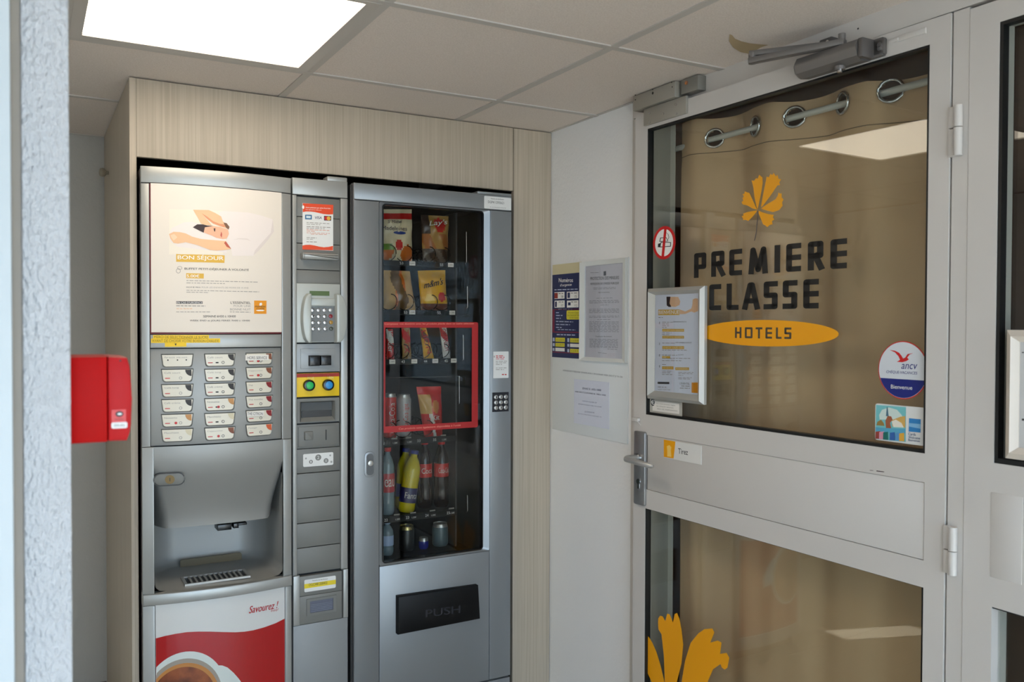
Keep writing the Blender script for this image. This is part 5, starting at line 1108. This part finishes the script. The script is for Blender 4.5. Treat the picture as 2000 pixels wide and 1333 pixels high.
# pull sign
pu = slab('pull_sign', WL, rc(WL, ((1297, 859), (1370, 871), (1369.5, 908), (1296.5, 894))), -.0012, .0006, mat('sign_white', (226, 224, 220), .35), None, ch=0)
tag(pu, 'clear plastic Tirez sign with an orange tab beside the door handle', 'sign')
flat('orange_tab', WL, [WL.uv(*p) for p in ((1297, 859), (1319.5, 863), (1318, 880), (1316, 896), (1297, 893))], .0010, ORANGE, pu)
flat('leaf_mark', WL, [WL.uv(*p) for p in ((1304, 880), (1303, 872), (1308, 870), (1312, 874), (1311, 880), (1312, 893), (1304, 892))], .0013, mat('pale_orange', (250, 206, 110), .5), pu)
qt('lettering', WL, [('Tirez', 1325, 886.5, 1344, 889.5, 10.5)], .0010, TXTB, pu)
# poster frame on the nearer pane
f2 = rc(WF, ((1969, 650), (2068, 640), (2068, 912), (1966, 892))); fi2 = rc(WF, ((1992, 672), (2050, 666), (2050, 890), (1991, 867)))
fq = thing('framed_poster', 'cream framed notice cut by the right edge, on the side panel glass', 'framed poster', WF.P((f2[0]+f2[1])/2, f2[2]))
fm2 = (f2[0]+.012, f2[1]-.012, f2[2]+.012, f2[3]-.012); CF2 = mat('cream_frame', (222, 212, 200), .4)
ring('frame', WF, rectpts(f2), rectpts(fm2), -.010, .004, CF2, fq, oi=.013); ring('frame_inner_edge', WF, rectpts(fm2), rectpts(fi2), -.010, .013, CF2, fq, oi=.002)
slab('poster_paper', WF, fi2, -.008, .0, mat('poster_pale', (206, 206, 206), .4), fq)
fine('fine_print', WF, [(1996, 690, 2030, 690, 2), (1996, 822, 2030, 824, 4)], .0004, TXT, fq)

# ------------------------------------------------------------------ door closer and magnetic lock
CLS = Side(1.60, 1)
def cz_(s, px, py): return s.uv(px, py)
dc = thing('door_closer', 'grey hydraulic door closer with a folded arm above the door glass', 'door closer', (1.64, 1.4, 2.0))
a = CLS.uv(1550, 120); b = CLS.uv(1672, 105)
y0_, y1_ = -a[0], -b[0]
zm0 = (CLS.uv(1552, 128)[1]+CLS.uv(1672, 102)[1])/2; zb_, ztp = zm0-.023, zm0+.027
prof = [(1.648, zb_+.004), (1.62, zb_), (1.604, zb_+.010), (1.598, zb_+.026), (1.598, ztp-.018), (1.606, ztp-.004), (1.62, ztp), (1.648, ztp)]
bm = bmesh.new(); A_ = [bm.verts.new((x, y0_-.004, z)) for x, z in prof]; A0 = [bm.verts.new((1.622+(x-1.622)*.72, y0_+.004, (zb_+ztp)/2+(z-(zb_+ztp)/2)*.78)) for x, z in prof]; B_ = [bm.verts.new((x, y1_, z)) for x, z in prof]
bm.faces.new(A0); bm.faces.new(B_)
for i in range(8): j = (i+1) % 8; bm.faces.new((A_[i], A_[j], B_[j], B_[i])); bm.faces.new((A_[i], A_[j], A0[j], A0[i]))
finish('closer_body', bm, CLOSERM, dc, 30)
box('end_cap', (1.603, 1.646, y1_-.014, y1_-.0005, zb_+.004, ztp-.003), mat('closer_dark', (104, 100, 98), .4, .4), dc, ch=.003)
box('mounting_plate', (1.640, 1.6515, y1_-.036, y0_, zb_+.006, ztp-.004), mat('closer_dark', (92, 88, 86)), dc, ch=.001)
box('mounting_lug', (1.640, 1.651, y1_-.04, y1_-.012, zb_+.008, ztp-.006), mat('closer_dark', (92, 88, 86)), dc, ch=.003)
for z in (zb_+.022, ztp-.02): tube('screw', [(1.641, y1_-.03, z), (1.637, y1_-.03, z)], .0055, CHROME, dc, 12)
ym = y1_+(y0_-y1_)*.33
tube('valve_cap', [(1.618, ym, zb_+.002), (1.618, ym, zb_-.006)], .012, CLOSERM, dc, 18); tube('valve_screw', [(1.618, ym, zb_-.006), (1.618, ym, zb_-.012)], .006, CHROME, dc, 12)
tube('spindle', [(1.618, ym-.005, ztp), (1.618, ym-.005, ztp+.024)], .008, CLOSERM, dc, 14)
SA = Down(2.075); e = SA.uv(1470, 118); e2 = SA.uv(1640, 66)
PV = Vector((1.618+DX(ym), ym-.005, 2.072)); EL = Vector((e[0], e[1], 2.074)); BR = Vector((1.640, -WF.uv(1622, 70)[0], 2.090))
def armbar(nm, p, q, w_, h_, m_):
    d = (q-p); L = d.length; bm = bmesh.new(); addbox(bm, -.008, L+.008, -w_/2, w_/2, -h_/2, h_/2, ch=.0025)
    mt = Matrix.Translation(p) @ d.to_track_quat('X', 'Z').to_matrix().to_4x4(); bmesh.ops.transform(bm, verts=bm.verts[:], matrix=mt); return finish(nm, bm, m_, dc, 30)
armbar('main_arm', PV, EL, .022, .014, CLOSERM); armbar('fore_arm', EL+Vector((0, 0, .017)), BR, .018, .013, CLOSERM)
tube('elbow_joint', [EL-Vector((0, 0, .007)), EL+Vector((0, 0, .018))], .010, CLOSERM, dc, 16)
swing(*[c for c in dc.children if c.type == 'MESH' and not c.name.startswith(('main_arm', 'fore_arm', 'elbow'))])
box('arm_bracket', (1.632, 1.664, BR.y-.022, BR.y+.014, 2.079, 2.104), mat('closer_dark', (92, 88, 86)), dc, ch=.003)
tube('bracket_screw', [(1.633, BR.y-.012, 2.092), (1.629, BR.y-.012, 2.092)], .005, CHROME, dc, 12)
ml = thing('magnetic_lock', 'grey metal magnetic lock with screws in the corner above the door', 'door lock', (1.63, 2.05, 2.03))
MS = Side(1.612); a = MS.uv(1237, 200); b = MS.uv(1318, 170)
mlm = mat('lock_grey', (168, 164, 154), .4, .4)
z1_, z0_ = (MS.uv(1237, 184)[1]+MS.uv(1316, 152)[1])/2, (MS.uv(1239, 216)[1]+MS.uv(1320, 189)[1])/2
z1_ = min(z1_, CZ-.003)
box('magnet_housing', (1.612, 1.664, -b[0], -a[0], z0_, z1_), mlm, ml, ch=.0015)
for p in ((1241, 186), (1241, 195), (1275, 175), (1312, 161), (1313, 170)): slab('screw_hole', MS, ell(MS.uv(*p), .002, .002, 10), 0, .0004, BLACK, ml)
slab('key_hole', MS, ell(MS.uv(1275, 182), .0038, .004, 14), 0, .0005, BLACK, ml)
a2 = WL.uv(1259, 230); b2 = WL.uv(1344, 215)
pz = rc(WL, ((1260, 219), (1344, 190), (1344, 222), (1262, 250)))
slab('armature_plate', WL, (pz[0], pz[1], 2.030, z0_-.002), 0, .008, mlm, ml, ch=.001)
for p in ((1273, 222), (1300, 223), (1325, 205), (1326, 223), (1273, 240)): tube('screw', [WL.P(*WL.uv(*p), .008), WL.P(*WL.uv(*p), .010)], .003, CHROME, ml, 10)
M2 = Side(1.625); a = M2.uv(1330, 165); b = M2.uv(1363, 155)
jb = box('junction_box', (1.625, 1.664, -b[0], -a[0], z0_+.004, min(CZ-.003, z1_+.0)), mat('lock_grey_dark', (140, 138, 132), .45, .4), ml, ch=.0015)
slab('lock_lamp', M2, ell(M2.uv(1341, 162), .0055, .0055, 14), 0, .003, mat('copper', (190, 130, 100), .3, .5), ml)
slab('lamp_core', M2, ell(M2.uv(1341, 163), .0022, .003, 10), .003, .0035, mat('lamp_orange', (220, 140, 60), .4), ml)

# ------------------------------------------------------------------ beyond the door: curtains, rod, dim room
CX = 1.765
zr = 1.98
def curtain(name, label, y_hi, y_lo, ztop, m, wl=.158, phase=0., eyes=(), amp=.018, rowz=None):
    th = thing(name, label, 'curtain', (CX, (y_hi+y_lo)/2, .02))
    bm = bmesh.new(); n = int((y_hi-y_lo)/.005); zs_ = [ztop-.005*k for k in range(24)]+[ztop-.14-.06*k for k in range(0, 31)]
    zs_ = [z for z in zs_ if z > .03]; g_ = []
    for z in zs_:
        r = []
        for i in range(n+1):
            y = y_hi-(y_hi-y_lo)*i/n; tpos = (y_hi-y)
            am = amp*(.55+.45*min(1, (ztop-z)/.3)) ; am = amp if z > ztop-.12 else amp*max(.3, 1-.9*(ztop-.12-z))
            x = CX+am*math.sin(2*math.pi*(tpos/ .297)+phase)+.002*math.sin(tpos*61)+(.004*math.sin(tpos*33+z*3) if z < ztop-.12 else 0)
            dz = -.055*tpos/(y_hi-y_lo)-.006*max(0, math.sin(2*math.pi*tpos/.297+phase+1.2))*(1 if z > ztop-.06 else .0)
            zz = z-.03*min(1, max(0, (tpos)/(y_hi-y_lo)))*0+dz
            r.append(bm.verts.new((x, y, zz)))
        g_.append(r)
    seam = [v.co.copy() for v in g_[21]]
    for j in range(len(zs_)-1):
        for i in range(n):
            yy = (g_[j][i].co.y+g_[j+1][i+1].co.y)/2; z_ = (g_[j][i].co.z+g_[j+1][i+1].co.z)/2
            if any((yy-e)**2+(z_-zr)**2 < .0235**2 for e in eyes): continue
            bm.faces.new((g_[j][i], g_[j][i+1], g_[j+1][i+1], g_[j+1][i]))
    finish('fabric', bm, m, th, 80)
    bm = bmesh.new(); j = 21
    for dz0, dx0 in ((0, 0),):
        addtube(bm, [(v.x-.0012, v.y, v.z) for v in seam], .0011, 5)
    finish('hem_seam', bm, mat('seam_thread', (120, 100, 78), .8) if m is CUR else m, th)
    for e in eyes:
        tp = y_hi-e; dxdy = -am_d(tp, amp, phase)
        ringo = []
        bm = bmesh.new(); pts = []
        for k in range(25):
            a = 2*math.pi*k/24; yy = e+.026*math.cos(a); tp2 = y_hi-yy
            pts.append((CX+amp*math.sin(2*math.pi*(tp2/.297)+phase)-.003, yy, zr+.026*math.sin(a)))
        addtube(bm, pts, .0042, 8, False); finish('eyelet', bm, CHROME, th, 60)
    return th
def am_d(tp, amp, ph): return amp*math.cos(2*math.pi*tp/.30+ph)*2*math.pi/.30
CUR = mat('beige_curtain', (207, 173, 136), .85, bump=(500, .15, .001)); DCUR = mat('dark_curtain', (66, 44, 32), .9)
curtain('curtain', 'beige eyelet curtain hanging behind the door glass', 2.06, 1.10, 2.052, CUR, eyes=(1.913, 1.745, 1.613, 1.456, 1.322, 1.185), phase=-2*math.pi*.147/.297, amp=.022)
curtain('curtain', 'dark brown eyelet curtain behind the nearer side panel', 1.05, .13, 2.04, DCUR, eyes=(.965,), phase=-2*math.pi*.085/.297, amp=.02)
rodt = tube('curtain_rod', [(CX, 2.10, zr), (CX, .12, zr)], .0085, mat('rod_white', (206, 204, 198), .35), None, 14)
tag(rodt, 'white curtain rod threaded through the curtain eyelets', 'curtain rod')
GB = Side(1.72); gxx = GB.uv(1307, 700)[0]
struct(box('wall_reveal', (1.72, 1.74, -gxx, 2.3, 0, CZ), mat('grey_reveal', (178, 176, 168), .7)))
bm = bmesh.new(); DKW = mat('dark_room', (176, 132, 104), .9)
for c in ((2.3, 2.35, -.2, 2.5, 0, CZ), (1.75, 2.35, 2.4, 2.45, 0, CZ), (1.75, 2.35, -.2, -.15, 0, CZ)): addbox(bm, *c)
struct(finish('wall_beyond', bm, DKW)); struct(box('ceiling_beyond', (1.70, 2.35, -.2, 2.5, CZ-.01, CZ+.05), DKW))

# ------------------------------------------------------------------ fire alarm call point on the pier
fa = thing('fire_alarm_box', 'red wall-mounted fire alarm call point sticking out beside the rough plaster pier', 'fire alarm', (.046, 1.2, 1.285))
FS = Front(1.15); q = [FS.uv(*p) for p in ((139, 698), (210, 697.5), (248, 699), (255, 730), (258, 780), (256, 830), (248, 861), (214, 866), (139, 868))]
RA = mat('alarm_red_body', (176, 3, 1), .5, spec=.12); RB = mat('alarm_red_cover', (182, 10, 16), .45, spec=.2)
xb = q[1][0]; zt1, zb1 = q[0][1], q[8][1]
FSB = Front(1.25)
slab('back_box', FS, (.0445, xb-.0004, zb1, zt1), -.10, 0, RA, fa, ch=.002)
cv = slab('cover', FS, [(xb+.0004, zb1+.001), q[6], ((q[6][0]+q[5][0])/2+.001, (q[6][1]+q[5][1])/2), q[5], q[4], q[3], ((q[2][0]+q[3][0])/2+.001, (q[2][1]+q[3][1])/2), q[2], (xb+.0004, zt1)], -.10, .0005, RB, fa, ch=.002)
slab('alarm_badge', FS, rc(FS, ((218, 801), (246, 800), (246, 824), (218, 826))), .0006, .0009, mat('badge_red', (206, 40, 36), .35), cv)
flat('badge_oval', FS, ell(FS.uv(233, 809), .0045, .0035, 20), .0012, BLACK, cv); flat('badge_mark', FS, ell(FS.uv(233.5, 809), .0026, .0014, 12), .0014, STICK, cv)
slab('name_plate', FS, rrect(rc(FS, ((217, 826), (249, 824.5), (248, 836), (218, 838))), .002), .0006, .0011, STICK, cv)
qt('lettering', FS, [('DM-AN', 223, 834, 243, 833.5, 5)], .0014, TXT, cv)
qt('lettering', FS, [('SIEMENS', 224, 820.5, 241, 820, 2.4)], .0012, BLACK, cv)
slab('pin_hole', FS, ell(FS.uv(235, 705), .0012, .0012, 10), .0005, .0008, BLACK, cv)
